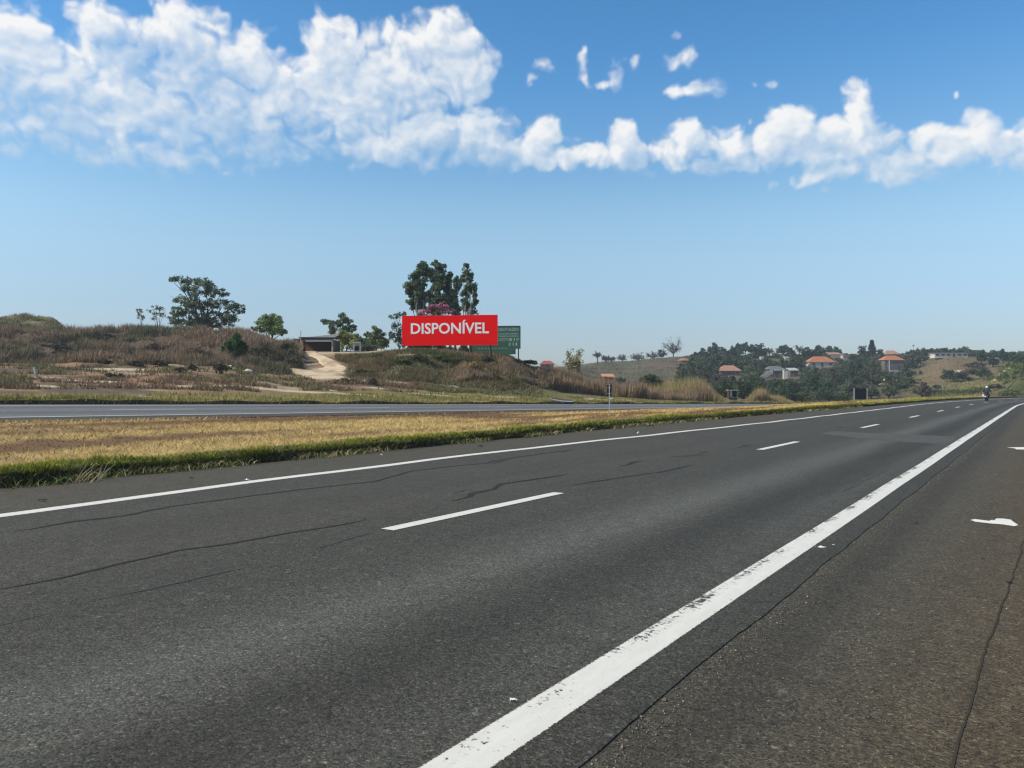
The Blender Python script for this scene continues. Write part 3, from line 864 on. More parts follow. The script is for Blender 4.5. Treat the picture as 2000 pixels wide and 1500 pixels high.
# ------------------------------------------------------------------ grasses
def blades(P, h, w, lean, tint, tip=None, seg=1, dirv=None):
    """P roots; each blade a bent tapering sliver facing a random way"""
    n = len(P)
    a = RNG.uniform(0, 2 * math.pi, n) if dirv is None else dirv
    ca, sa = np.cos(a), np.sin(a)
    la = RNG.uniform(0, 2 * math.pi, n)
    off = np.stack([np.cos(la) * lean, np.sin(la) * lean, np.zeros(n)], 1)
    wv = np.stack([ca * w * .5, sa * w * .5, np.zeros(n)], 1)
    up = np.zeros((n, 3)); up[:, 2] = h
    tip = tint if tip is None else tip
    m = MB()
    if seg == 1:
        V = np.stack([P - wv, P + wv, P + up + off], 1).reshape(-1, 3)
        C = np.stack([tint, tint, tip], 1).reshape(-1, 3)
        i = np.arange(n) * 3
        m.add(V, np.stack([i, i + 1, i + 2], 1), C)
    else:
        mid = P + up * .6 + off * .35
        V = np.stack([P - wv, P + wv, mid + wv * .7, mid - wv * .7, P + up * .92 + off], 1).reshape(-1, 3)
        mt = (tint + tip) / 2
        C = np.stack([tint, tint, mt, mt, tip], 1).reshape(-1, 3)
        i = np.arange(n) * 5
        m.add(V, np.concatenate([np.stack([i, i + 1, i + 2, i + 3], 1)]), C)
        m.add(np.zeros((0, 3)), np.zeros((0, 3), int))
        m.f[-1] = np.stack([i + 3, i + 2, i + 4], 1); m.mi[-1] = np.zeros(n, np.int32)
    return m
def roots(x, y, sink=.01):
    return np.stack([x, y, zg(x, y) - sink], 1)
def tints(n, base, var=.25, alt=None, k=None):
    c = np.tile(np.asarray(base, float), (n, 1))
    if alt is not None:
        t = (RNG.random(n) if k is None else k)[:, None]
        c = c + (np.asarray(alt) - c) * t
    return np.clip(c * (1 + RNG.uniform(-var, var, n))[:, None], .004, 1)

def median_grass():
    n = 190000
    s = -8 + 150 * RNG.random(n) ** 2.0
    L = edgeL(s) + .5 + RNG.random(n) * (23.8 - 12.7)
    ns = fbm(s / 9.0, L / 1.1, 4, 111) + .10 * np.sin((L - 12) * 1.15)
    keep = (RNG.random(n) < .60 + .40 * sstep(.42, .60, ns)) & (L < 23.9)
    s, L, ns = s[keep], L[keep], ns[keep]; n = len(s)
    x, y = PT(s, L); dist = np.hypot(x, y)
    h = RNG.uniform(.03, .10, n) * (.7 + .6 * sstep(.4, .6, ns)); w = RNG.uniform(.006, .014, n) * (1 + dist / 16)
    k = sstep(.43, .62, ns + RNG.normal(0, .06, n))
    t = tints(n, (.24, .13, .065), .4, (.60, .43, .185), k)
    far = sstep(55, 90, s)
    t = t + (tints(n, (.28, .27, .085), .3) - t) * (far * .7)[:, None]
    h = h * (1 + far * 1.2)
    m = blades(roots(x, y), h, w, h * RNG.uniform(.3, 1.6, n), t, np.clip(t * 1.2, 0, .8))
    tag(m.build("dry_grass", M_DRY), kind='stuff')
def verge_grass():
    n = 120000
    s = -6 + 130 * RNG.random(n) ** 2.2
    d = .06 + 1.5 * RNG.random(n) ** 1.6
    e = edgeL(s)
    clump = fbm(s / .5, d / .5, 3, 301)
    keep = RNG.random(n) < np.clip(.15 + 1.6 * (clump - .25), 0, 1) * (1 - .55 * sstep(.9, 1.7, d))
    s, d, e, clump = s[keep], d[keep], e[keep], clump[keep]; n = len(s)
    x, y = PT(s, e + .18 + d - .1); dist = np.hypot(x, y)
    h = RNG.uniform(.035, .085, n) * (.35 + 1.0 * clump + 1.1 * sstep(.45, .72, fbm(s / 1.3, d / .8, 3, 307))) * (1.1 - .5 * sstep(.5, 1.5, d)); w = RNG.uniform(.006, .013, n) * (1 + dist / 14)
    t = tints(n, (.19, .215, .030), .35, (.44, .34, .10), np.clip(sstep(.55, 1.5, d) * RNG.uniform(0, 1.2, n), 0, 1))
    tp = np.clip(t * np.array([1.7, 1.55, 1.2]), 0, .6)
    m = blades(roots(x, y), h, w, h * RNG.uniform(.2, .9, n), t, tp, seg=2)
    tag(m.build("green_grass", M_BLADE), kind='stuff')
    # weeds and fallen straw along the foot of the turf edge
    n = 9000
    s = -4 + 70 * RNG.random(n) ** 1.8
    cl = fbm(s / 1.6, s * 0 + 5, 3, 411)
    keep = RNG.random(n) < sstep(.42, .66, cl); s = s[keep]; n = len(s)
    L = edgeL(s) - .02 - np.abs(RNG.normal(0, .09, n))
    x, y = PT(s, L); dist = np.hypot(x, y)
    P = np.stack([x, y, np.full(n, -.021)], 1)
    h = RNG.uniform(.02, .16, n); w = RNG.uniform(.006, .014, n) * (1 + dist / 16)
    t = tints(n, (.10, .14, .025), .35, (.50, .40, .22), (RNG.random(n) < .45).astype(float))
    m = blades(P, h, w, h * RNG.uniform(.3, 2.2, n), t, t * 1.25, seg=2)
    tag(m.build("roadside_weeds", M_BLADE), kind='stuff')
    # hanging turf over the cut
    n = 16000
    s = -4 + 70 * RNG.random(n) ** 1.8
    e = edgeL(s); f = RNG.random(n)
    x, y = PT(s, e - .03 + .2 * f); dist = np.hypot(x, y)
    P = np.stack([x, y, -.02 + .23 * f], 1)
    hh = RNG.uniform(.04, .12, n); w = RNG.uniform(.006, .012, n) * (1 + dist / 15)
    t = tints(n, (.075, .085, .022), .4, (.20, .17, .07), (RNG.random(n) < .25).astype(float))
    m = blades(P, hh, w, hh * RNG.uniform(.6, 1.5, n), t, t, seg=1)
    tag(m.build("turf_edge", M_BLADE), kind='stuff')
def far_verge():
    n = 60000
    s = 2 + 150 * RNG.random(n) ** 1.2
    L = 35.35 + 5.8 * RNG.random(n) ** 1.2
    x, y = PT(s, L)
    cl = fbm(x / 1.4, y / 1.4, 3, 511)
    keep = RNG.random(n) < .2 + 1.1 * (cl - .2)
    x, y, L, cl = x[keep], y[keep], L[keep], cl[keep]; n = len(x)
    h = RNG.uniform(.08, .30, n) * (.5 + cl); w = RNG.uniform(.03, .07, n)
    t = tints(n, (.16, .155, .042), .3, (.36, .29, .11), np.clip(1.6 * (fbm(x / 4, y / 4, 3, 521) - .3), 0, 1))
    m = blades(roots(x, y, .03), h, w, h * RNG.uniform(.2, .8, n), t, np.clip(t * 1.4, 0, .6))
    tag(m.build("roadside_grass", M_BLADE), kind='stuff')
def uv_field(n, u0, u1, ya, yb, yexp=1.0):
    """random points in a wedge of land"""
    u = RNG.uniform(u0, u1, n)
    t = RNG.random(n) ** yexp
    Y = ya(u) * (1 - t) + yb(u) * t
    return (u - 1000) / F * Y, Y, u, t
def on_patch(x, y, k=1.0):
    r_ = np.zeros(np.shape(x), bool)
    for (cx, cy, a, b, r) in PATCHES:
        dx, dy = x - cx, y - cy
        p = dx * math.cos(r) + dy * math.sin(r); q = -dx * math.sin(r) + dy * math.cos(r)
        r_ |= ((p / a) ** 2 + (q / b) ** 2 < k)
    return r_
def hill_tufts():
    # coarse grass on the open slopes far off
    n = 60000
    x, y, u, t = uv_field(n, 1120, 2080, lambda u: np.interp(u, [1120, 1340, 1480, 1700, 1760, 2080], [150, 190, 210, 220, 178, 165]), lambda u: np.interp(u, [1120, 1340, 1700, 1760, 1860, 2080], [430, 430, 430, 390, 345, 330]))
    cl = fbm(x / 7, y / 10, 4, 691)
    keep = (RNG.random(n) < .15 + .9 * sstep(.36, .58, cl)) & ~((u > 1390) & (u < 1740) & (y > 230))
    x, y, cl, u = x[keep], y[keep], cl[keep], u[keep]; n = len(x)
    h = RNG.uniform(.25, .8, n) * (.5 + cl); w = RNG.uniform(.12, .30, n) * (y / 250)
    k = np.clip(2.4 * (fbm(x / 16, y / 22, 3, 693) - .33), 0, 1)
    base = np.where((u > 1760)[:, None], tints(n, (.20, .155, .085), .3, (.20, .20, .075), k), tints(n, (.13, .105, .078), .3, (.115, .115, .065), k))
    m = blades(roots(x, y, .1), h, w, h * RNG.uniform(.2, .8, n), base, np.clip(base * 1.3, 0, .6))
    tag(m.build("hill_grass", M_DRY), kind='stuff')
def scrub():
    # low scrub on the flats before the bank
    n = 75000
    fe = lambda u: np.interp(u, [-200, 0, 500, 800, 1000, 1060], [37, 41, 51, 62, 71, 74])
    fb_ = lambda u: np.interp(u, [-200, 0, 330, 500, 600, 700, 800, 900, 1000, 1060], [64, 65, 67, 68, 70, 72, 71, 76, 80, 84])
    x, y, u, t = uv_field(n, -150, 1060, fe, fb_)
    cl = fbm(x / 2.0, y / 1.2, 4, 611)
    pk = np.zeros(n)
    for (cx, cy, a, b, r) in PATCHES:
        dx, dy = x - cx, y - cy
        p = dx * math.cos(r) + dy * math.sin(r); q = -dx * math.sin(r) + dy * math.cos(r)
        pk = np.maximum(pk, ((p / a) ** 2 + (q / b) ** 2 < 1.0))
    keep = (RNG.random(n) < sstep(.40, .62, cl)) & (pk < .5)
    x, y, cl = x[keep], y[keep], cl[keep]; n = len(x)
    ok = ~in_track(x, y); x, y, cl = x[ok], y[ok], cl[ok]; n = len(x)
    h = RNG.uniform(.08, .40, n) * (.5 + cl); w = RNG.uniform(.04, .10, n)
    t = tints(n, (.18, .125, .08), .35, (.15, .15, .065), np.clip(2.5 * (fbm(x / 6, y / 6, 3, 621) - .35), 0, 1))
    m = blades(roots(x, y, .03), h, w, h * RNG.uniform(.2, 1.0, n), t, np.clip(t * 1.5, 0, .5))
    tag(m.build("low_scrub", M_DRY), kind='stuff')
    # brush covering the bank
    n = 190000
    x, y, u, t = uv_field(n, -260, 590, lambda u: np.interp(u, [-260, 0, 330, 430, 510, 590], [63.5, 63.5, 66, 66, 68.5, 71]), lambda u: 96 + 0 * u)
    cl = fbm(x / 2.4, y / 2.4, 4, 631)
    keep = (RNG.random(n) < .10 + .9 * sstep(.36, .58, cl)) & ~on_patch(x, y)
    mound = (u < 135) & (y > 82)
    keep &= ~(mound & (RNG.random(n) < .55))
    x, y, cl, u = x[keep], y[keep], cl[keep], u[keep]; n = len(x)
    ok = ~in_track(x, y); x, y, cl, u = x[ok], y[ok], cl[ok], u[ok]; n = len(x)
    h = RNG.uniform(.2, .8, n) * (.3 + 1.2 * sstep(.35, .7, cl)); w = RNG.uniform(.05, .13, n)
    md = (u < 135) & (y > 82); h = np.where(md, h * .5, h)
    k = np.clip(2.6 * (fbm(x / 5, y / 5, 3, 641) - .36), 0, 1)
    t = tints(n, (.24, .165, .112), .35, (.13, .128, .072), k)
    t = np.where(md[:, None], tints(n, (.20, .18, .105), .25), t)
    tp = np.clip(t * np.where(k > .5, 1.25, 1.6)[:, None], 0, .5)
    m = blades(roots(x, y, .05), h, w, h * RNG.uniform(.15, .6, n), t, tp)
    tag(m.build("bank_brush", M_DRY), kind='stuff')
    # slope under the boards
    n = 90000
    x, y, u, t = uv_field(n, 655, 1085, lambda u: np.interp(u, [655, 700, 800, 900, 985, 1085], [71, 70, 68, 71, 75, 86]), lambda u: np.interp(u, [655, 800, 985, 1085], [88, 84, 94, 104]))
    cl = fbm(x / 2.2, y / 2.2, 4, 651)
    keep = (RNG.random(n) < .12 + .9 * sstep(.38, .58, cl)) & ~in_track(x, y)
    x, y, cl, u = x[keep], y[keep], cl[keep], u[keep]; n = len(x)
    h = RNG.uniform(.12, .6, n) * (.4 + 1.1 * cl); w = RNG.uniform(.05, .11, n)
    k = np.clip(2.2 * (fbm(x / 5, y / 5, 3, 661) - .3), 0, 1)
    t = tints(n, (.19, .13, .075), .3, (.075, .088, .032), k)
    m = blades(roots(x, y, .04), h, w, h * RNG.uniform(.2, .8, n), t, np.clip(t * 1.45, 0, .5))
    tag(m.build("slope_scrub", M_BLADE), kind='stuff')
    # tall red-brown grass in front of the far hills
    def tall(n, u0, u1, ya, yb, hmin, hmax, base, alt, name, tipc, prof=lambda u: 1.0):
        x, y, u, t = uv_field(n, u0, u1, ya, yb)
        cl = fbm(x / 2.5, y / 4, 4, 671)
        keep = RNG.random(n) < .2 + .9 * sstep(.33, .55, cl)
        x, y, cl, u = x[keep], y[keep], cl[keep], u[keep]; n = len(x)
        end = np.clip(np.minimum((u - u0) / 40.0, (u1 - u) / 60.0), .25, 1)
        h = RNG.uniform(hmin, hmax, n) * (.22 + .6 * cl + .62 * sstep(.3, .7, fbm(x / 6, y / 9, 3, 675))) * end * prof(u); w = RNG.uniform(.06, .14, n)
        t = tints(n, base, .3, alt, np.clip(2.2 * (fbm(x / 7, y / 7, 3, 681) - .3), 0, 1))
        tp = tints(n, tipc, .25)
        m = blades(roots(x, y, .05), h, w, h * RNG.uniform(.08, .3, n), t, tp)
        tag(m.build(name, M_DRY), kind='stuff')
    hill_tufts()
    tall(26000, 870, 1120, lambda u: np.interp(u, [870, 1000, 1120], [72, 80, 90]), lambda u: np.interp(u, [870, 1000, 1120], [76, 86, 100]), .5, 1.1, (.24, .155, .10), (.17, .13, .07), "tall_dry_grass", (.36, .26, .16))
    tall(46000, 1050, 1440, lambda u: np.interp(u, [1050, 1200, 1300, 1440], [84, 96, 106, 122]), lambda u: np.interp(u, [1050, 1200, 1300, 1440], [98, 112, 122, 136]), 1.1, 2.5, (.20, .125, .09), (.26, .17, .10), "tall_dry_grass", (.33, .24, .15))
    tall(15000, 1215, 1432, lambda u: 116 + 0 * u, lambda u: 140 + 0 * u, 1.7, 3.5, (.22, .14, .085), (.30, .21, .09), "tall_dry_grass", (.36, .30, .13), lambda u: .62 + .38 * np.exp(-((u - 1345) / 55.) ** 2))
    tall(15000, 1446, 1575, lambda u: np.interp(u, [1446, 1565], [126, 150]), lambda u: np.interp(u, [1446, 1565], [140, 160]), 1.6, 3.4, (.22, .14, .09), (.30, .20, .10), "tall_dry_grass", (.38, .29, .14), lambda u: np.interp(u, [1446, 1475, 1510, 1575], [.6, 1.0, .85, .3]))

# ------------------------------------------------------------------ earth track
TRK = [(606, 684, 24), (609, 691, 24), (624, 697, 26), (636, 704, 30), (646, 711, 38), (653, 717, 46), (648, 721, 64), (616, 726, 116), (622, 731, 106), (632, 736, 92), (645, 741, 74), (664, 744, 40)]
TRKW = []
for (u, v, w) in TRK:
    p = hit(u, v); TRKW.append((p.x, p.y, w * .5 * px(p.y)))
def in_track(x, y):
    r = np.zeros(np.shape(x), bool)
    for (a, b) in zip(TRKW[:-1], TRKW[1:]):
        for k in np.linspace(0, 1, 5):
            cx, cy, w = [p + (q - p) * k for p, q in zip(a, b)]
            r |= (np.abs(x - cx) < w) & (np.abs(y - cy) < 1.0)
    return r
def make_track(name, pts, across=15, mat=None, lift=.05):
    """packed earth draped on the land; pts = centre x, y and half width, from far to near"""
    ctr = []
    for a, b in zip(pts[:-1], pts[1:]):
        k = max(2, int(math.hypot(b[0] - a[0], b[1] - a[1]) / .5))
        ctr += [tuple(p + (q - p) * i / k for p, q in zip(a, b)) for i in range(k)]
    ctr.append(pts[-1])
    V = []; C = []
    for j, (x, y, w) in enumerate(ctr):
        tx = np.linspace(-1, 1, across)
        wob = (fbm(np.array([y * .9, y * .9 + 40.]), np.zeros(2), 3, 801) - .5) * 1.0
        ww = w * (1 + wob[0] * .5)
        xs = x + tx * ww; ys = np.full(across, y)
        z = zg(xs, ys) + lift * (1 - np.abs(tx) ** 8)- .10 * (np.abs(tx) > .99)
        V.append(np.stack([xs, ys, z], 1))
        n = fbm(xs / 1.3, ys / 2.2, 4, 811)
        C.append(np.array([.60, .48, .33]) + (np.array([.33, .21, .14]) - np.array([.60, .48, .33])) * (sstep(.46, .68, n) * .8)[:, None])
    n = len(ctr); V = np.concatenate(V); C = np.concatenate(C)
    i = (np.arange(n - 1)[:, None] * across + np.arange(across - 1)[None, :]).ravel()
    m = MB(); m.add(V, np.stack([i, i + across, i + across + 1, i + 1], 1), C)
    o = m.build(name, mat or M_GROUND, smooth=True)
    if sum(p.normal.z for p in o.data.polygons) < 0: o.data.flip_normals()
    return tag(o, kind='structure')
TRKW = sorted(TRKW, key=lambda p: -p[1])
make_track("dirt_track", TRKW)
def far_track(pts, w):
    q = []
    for u, v in pts:
        p = hit(u, v, 150); q.append((p.x, p.y, w))
    q = sorted(q, key=lambda p: -p[1])
    make_track("dirt_path", q, 7, lift=.25)
far_track([(1974, 714), (1966, 722), (1956, 731), (1946, 740), (1938, 747)], 1.1)
far_track([(1797, 709), (1790, 714), (1779, 720)], .9)
far_track([(1741, 734), (1728, 743), (1716, 751), (1708, 757)], .9)

def grit():
    # loose chippings along the pavement edges
    n = 5200
    s_ = 1.2 + 24 * RNG.random(n) ** 2
    k = RNG.random(n)
    L = np.where(k < .5, slabR(s_) - np.abs(RNG.normal(0, .10, n)) - .01, np.where(k < .75, RNG.uniform(-.3, 1.3, n), edgeL(s_) - np.abs(RNG.normal(0, .22, n))))
    z = np.where(L > 5, -.020, -.013)
    x, y = PT(s_, L); r = RNG.uniform(.0018, .0055, n) * np.where(RNG.random(n) < .06, 1.8, 1)
    d = np.array([(1, 0, 0), (0, 1, 0), (-1, 0, 0), (0, -1, 0), (0, 0, 1.0), (0, 0, -.6)])
    V = np.stack([x, y, z + r * .5], 1)[:, None, :] + d[None] * r[:, None, None] * RNG.uniform(.6, 1.4, (n, 6, 1))
    f = np.array([(0, 1, 4), (1, 2, 4), (2, 3, 4), (3, 0, 4), (1, 0, 5), (2, 1, 5), (3, 2, 5), (0, 3, 5)])
    F_ = (np.arange(n)[:, None, None] * 6 + f[None]).reshape(-1, 3)
    c = tints(n, (.12, .11, .09), .5, (.34, .30, .24), RNG.random(n) ** 2)
    m = MB(); m.add(V.reshape(-1, 3), F_, np.repeat(c, 6, axis=0))
    tag(m.build("loose_grit", M_DRY), kind='stuff')
grit()
median_grass(); verge_grass(); far_verge(); scrub()

# ------------------------------------------------------------------ foliage
def leaf_cloud(m, C, n_dir, size, tint, stretch=1.0, droop=0.0, flat_=0.0):
    """n leaf sprays: little folded rhombs at C, facing roughly n_dir"""
    n = len(C)
    nd = n_dir + RNG.normal(0, .75, (n, 3)); nd[:, 2] += flat_
    nd /= np.linalg.norm(nd, axis=1)[:, None] + 1e-9
    r = RNG.normal(0, 1, (n, 3)); r[:, 2] -= droop
    a = np.cross(nd, r); a /= np.linalg.norm(a, axis=1)[:, None] + 1e-9
    b = np.cross(nd, a)
    if droop > 0: a, b = b, a
    s = size * RNG.uniform(.55, 1.35, n)[:, None]
    a = a * s * stretch; b = b * s * .62
    f = nd * s * .22
    V = np.stack([C - a, C + b + f, C + a, C - b + f], 1).reshape(-1, 3)
    i = np.arange(n) * 4
    m.add(V, np.concatenate([np.stack([i, i + 1, i + 2], 1), np.stack([i, i + 2, i + 3], 1)]), np.repeat(tint, 4, axis=0))

def crown_mesh(lobes, n, size, col, col2=None, sub=9, subr=.42, var=.28, stretch=1.0, droop=0.0, inner=.35, zfl=.85, gain=1.45):
    """lobes: (x, y, z, rx, ry, rz). Leaves gather in clumps over each lobe so that gaps and clumps show."""
    m = MB()
    lobes = np.asarray(lobes, float)
    area = (lobes[:, 3] * lobes[:, 5]); area = area / area.sum()
    for lb, ar in zip(lobes, area):
        k = max(3, int(sub * RNG.uniform(.8, 1.25)))
        d = RNG.normal(0, 1, (k, 3)); d /= np.linalg.norm(d, axis=1)[:, None]
        d[:, 2] = np.where(d[:, 2] < -.55, -d[:, 2], d[:, 2])
        rad = RNG.uniform(.25, .95, k)[:, None]
        cc = lb[:3] + d * rad * lb[3:6]
        nk = max(4, int(n * ar / k))
        q = RNG.normal(0, 1, (k, nk, 3)); q /= np.linalg.norm(q, axis=2)[:, :, None]
        q *= (RNG.random((k, nk, 1)) ** .5)
        sr = subr * RNG.uniform(.7, 1.25, (k, 1, 1))
        P = cc[:, None, :] + q * sr * lb[3:6] * np.array([1, 1, zfl])
        nd = (q + d[:, None, :] * .6)
        base = np.tile(np.asarray(col, float), (k, nk, 1))
        if col2 is not None:
            t = RNG.random((k, 1, 1)) * .7 + RNG.random((k, nk, 1)) * .3
            base = base + (np.asarray(col2) - base) * t
        base = gain * base * RNG.uniform(1 - var, 1 + var, (k, nk, 1)) * RNG.uniform(.85, 1.15, (k, 1, 1))
        leaf_cloud(m, P.reshape(-1, 3), nd.reshape(-1, 3), size, np.clip(base.reshape(-1, 3), .003, 1), stretch, droop)
    return m
def limbs(m, base, lobes, r0, fork=.45, seg=6, bend=.12):
    """a tapered trunk that splits towards the lobes"""
    base = Vector(base); L = [Vector(l[:3]) for l in lobes]
    top = sum(L, Vector()) / len(L)
    zf = base.z + (min(l.z for l in L) - base.z) * fork + .05
    fk = Vector((base.x + (top.x - base.x) * fork * .6, base.y + (top.y - base.y) * fork * .6, zf))
    mid = base.lerp(fk, .5) + Vector((random.uniform(-1, 1), random.uniform(-1, 1), 0)) * r0 * .5
    m.tube([base - Vector((0, 0, .3)), base, mid, fk], [r0 * 1.5, r0 * 1.15, r0 * .95, r0 * .8], seg)
    for l, lr in zip(L, [q[3] for q in lobes]):
        d = (l - fk).length
        c1 = fk.lerp(l, .45) + Vector((random.uniform(-1, 1), random.uniform(-1, 1), random.uniform(0, 1))) * d * bend
        m.tube([fk - Vector((0, 0, r0 * .5)), c1, l], [r0 * .62, r0 * .38, r0 * .12], 5)
        for q in range(2):
            e = l + Vector((random.uniform(-1, 1), random.uniform(-1, 1), random.uniform(-.2, .7))) * min(d * .28, lr * .75)
            m.tube([c1.lerp(l, .5), e], [r0 * .22, r0 * .05], 4, cap=False)
    return m

def px_tree(name, u, vbase, Y, lobes_px, label, cat, n, leafpx, col, col2=None, group=None, r0=.14, bark=None, depth=.8, fork=.45, **kw):
    """a tree whose limbs end in the lobes given as (column, row, half width, half height) in the photo's pixels"""
    g = ground(u, Y)
    root = empty(name, g, label, cat, group)
    lobes = []
    for (lu, lv, ru, rv) in lobes_px:
        yy = Y + random.uniform(-depth, depth) * ru * px(Y)
        p = at(lu, lv, yy)
        lobes.append((p.x, p.y, p.z, 1.4 * ru * px(Y), 1.3 * ru * px(Y), 1.4 * rv * px(Y)))
    tm = MB(); limbs(tm, g, lobes, r0, fork)
    tm.build("trunk", bark or M_BARK, root, smooth=True)
    kw.setdefault('gain', 3.0)
    crown_mesh(lobes, int(n * 1.25), leafpx * .92 * px(Y), col, col2, **kw).build("crown", M_LEAF, root)
    return root
GREEN = (.040, .060, .028); DKGREEN = (.026, .044, .026); GREY_G = (.060, .075, .050); YEL_G = (.16, .17, .045)

# --- eucalyptus clump behind the red board
EU = "eucalyptus trees behind the billboard"
def euc(u, Y, lobes, label, n):
    return px_tree("eucalyptus_tree", u, 688, Y, lobes, label, "tree", n, 2.5, (.030, .050, .034), (.060, .078, .042), EU, r0=.16, bark=M_PALEBARK,
                   fork=.5, sub=11, subr=.42, droop=.7, stretch=1.25, var=.4, depth=.9)
euc(827, 92, [(823, 520, 8, 11), (817, 538, 12, 12), (830, 536, 11, 13), (808, 556, 12, 13), (822, 560, 12, 14), (801, 574, 9, 13), (813, 584, 12, 13), (829, 582, 10, 12), (803, 593, 7, 7), (818, 603, 10, 10), (812, 640, 10, 14), (824, 624, 8, 14)],
    "tallest eucalyptus with a pointed top, at the near-left end of the tall clump", 6200)
euc(853, 95, [(852, 521, 9, 10), (862, 528, 8, 10), (846, 540, 11, 12), (861, 545, 11, 13), (872, 548, 9, 14), (850, 562, 13, 13), (868, 566, 12, 14), (876, 575, 6, 12), (846, 584, 13, 13), (862, 588, 14, 13), (874, 598, 8, 10), (852, 606, 14, 12), (850, 645, 9, 14)],
    "broad eucalyptus with a double top, behind the pink-flowering crown", 6600)
euc(889, 93, [(891, 549, 6, 7), (893, 561, 8, 9), (887, 574, 7, 9), (884, 590, 8, 11), (890, 600, 8, 11), (894, 612, 7, 10), (886, 640, 6, 15)],
    "shortest eucalyptus, slim, in the gap before the lone pointed one", 2500)
euc(911, 91, [(911, 524, 5, 8), (911, 537, 8, 10), (919, 548, 7, 10), (906, 549, 7, 9), (924, 561, 6, 8), (913, 562, 6, 9), (928, 574, 5, 9), (912, 577, 8, 11), (929, 590, 4, 8), (909, 590, 7, 10), (924, 598, 5, 7), (910, 606, 9, 9), (925, 610, 6, 4), (908, 640, 7, 15)],
    "airy pointed eucalyptus standing slightly apart above the word's last letters", 2900)
px_tree("flowering_tree", 855, 688, 90, [(848, 604, 12, 9), (866, 604, 11, 8), (835, 609, 10, 6), (878, 609, 8, 6), (856, 600, 9, 7)],
        "low rounded crown in purple-pink flower showing over the red board's top edge", "tree", 2200, 1.7, (.20, .06, .10), (.11, .055, .07), r0=.12, sub=11, subr=.36)
px_tree("feathery_tree", 780, 690, 90, [(772, 620, 9, 6), (784, 616, 9, 6), (770, 640, 9, 9), (783, 650, 10, 11), (766, 658, 8, 10), (777, 672, 12, 11), (792, 668, 8, 12), (795, 640, 8, 12)],
        "thin grey-green tree with see-through twigs at the red board's left edge", "tree", 2200, 1.8, (.055, .075, .055), (.030, .045, .030), r0=.07, subr=.40, sub=8)
px_tree("dark_tree", 838, 690, 90, [(815, 678, 14, 9), (836, 683, 12, 7), (858, 681, 13, 8), (880, 686, 14, 6), (905, 683, 12, 7), (925, 690, 13, 6)],
        "low dark undergrowth tree seen beneath the red board's lower edge", "tree", 2600, 2.2, (.022, .036, .020), (.04, .05, .024), r0=.06, sub=8, subr=.36)

# --- the big spreading tree on the left bank
px_tree("spreading_tree", 395, 640, 98,
        [(345, 545, 14, 8), (358, 552, 10, 7), (381, 552, 12, 12), (402, 556, 13, 11), (366, 570, 13, 11), (388, 574, 14, 12), (412, 570, 12, 13), (428, 578, 13, 11), (352, 588, 14, 10), (371, 595, 16, 12),
         (394, 598, 16, 13), (417, 598, 13, 11), (438, 592, 9, 9), (449, 604, 10, 9), (463, 598, 10, 9), (471, 610, 8, 7), (345, 608, 11, 7), (340, 622, 11, 8), (360, 618, 15, 12), (383, 622, 17, 13), (408, 622, 17, 13), (432, 620, 13, 11), (450, 621, 12, 9), (345, 634, 14, 8), (375, 634, 18, 9), (410, 635, 18, 9), (440, 632, 14, 9)],
        "big spreading tree with an open lacy crown on top of the brushy left bank", "tree", 8200, 2.3, (.045, .062, .042), (.075, .09, .05), r0=.22, fork=.3, subr=.40, sub=9, var=.35)
px_tree("sparse_tree", 311, 640, 90, [(296, 611, 5, 6), (304, 602, 5, 6), (313, 604, 5, 7), (318, 615, 4, 8), (307, 617, 5, 6), (300, 622, 4, 5)],
        "thin sapling with a few leafy twigs, second left of the big spreading tree", "tree", 420, 1.6, (.07, .085, .055), (.10, .09, .06), r0=.06, fork=.25, sub=5, subr=.5)
px_tree("sparse_tree", 275, 640, 90, [(268, 610, 3, 4), (275, 607, 4, 5), (273, 618, 4, 6), (278, 624, 4, 6)],
        "smallest bare-twigged sapling, leftmost on the bank's crest", "tree", 240, 1.6, (.085, .085, .06), (.11, .09, .065), r0=.05, fork=.25, sub=5, subr=.5)
px_tree("round_tree", 530, 650, 104, [(515, 630, 14, 11), (530, 627, 15, 11), (545, 634, 13, 11), (520, 645, 17, 10), (540, 648, 15, 10), (554, 650, 9, 8), (503, 642, 8, 8)],
        "rounded leafy tree above the rim of the brushy bank, left of the shed", "tree", 3400, 2.3, (.060, .085, .030), (.10, .12, .045), r0=.14, sub=9, subr=.4)
px_tree("spreading_tree", 668, 688, 108, [(643, 632, 12, 6), (656, 634, 11, 9), (664, 646, 13, 10), (669, 620, 8, 7), (679, 632, 12, 9), (688, 640, 9, 8), (650, 646, 9, 9), (680, 648, 9, 8)],
        "umbrella-topped tree rising right behind the low shed's roof", "tree", 3000, 2.1, (.040, .062, .036), (.065, .085, .042), r0=.14, fork=.45, sub=8, subr=.38)
px_tree("yellowish_bush", 676, 688, 104, [(668, 658, 11, 9), (682, 657, 13, 9), (694, 663, 12, 11), (672, 672, 12, 12), (690, 677, 12, 11)],
        "yellow-green bushy tree at the right wall of the low shed", "bush", 3000, 2.2, (.17, .165, .045), (.07, .085, .03), r0=.09, sub=9)
px_tree("leafy_tree", 735, 688, 100, [(733, 648, 9, 9), (741, 655, 10, 9), (728, 660, 9, 11), (746, 667, 10, 11), (735, 672, 14, 13), (752, 676, 9, 11)],
        "dark rounded tree in the middle between the shed and the red board", "tree", 2400, 2.2, (.036, .052, .028), (.075, .085, .035), r0=.1, sub=9)
px_tree("leafy_tree", 710, 688, 102, [(716, 655, 5, 6), (716, 668, 6, 9), (705, 672, 9, 12), (716, 680, 12, 9), (695, 683, 9, 6)],
        "dark shrubby tree right behind the small white doorway frame", "tree", 1500, 2.2, (.030, .046, .030), (.05, .062, .03), r0=.08, sub=8)
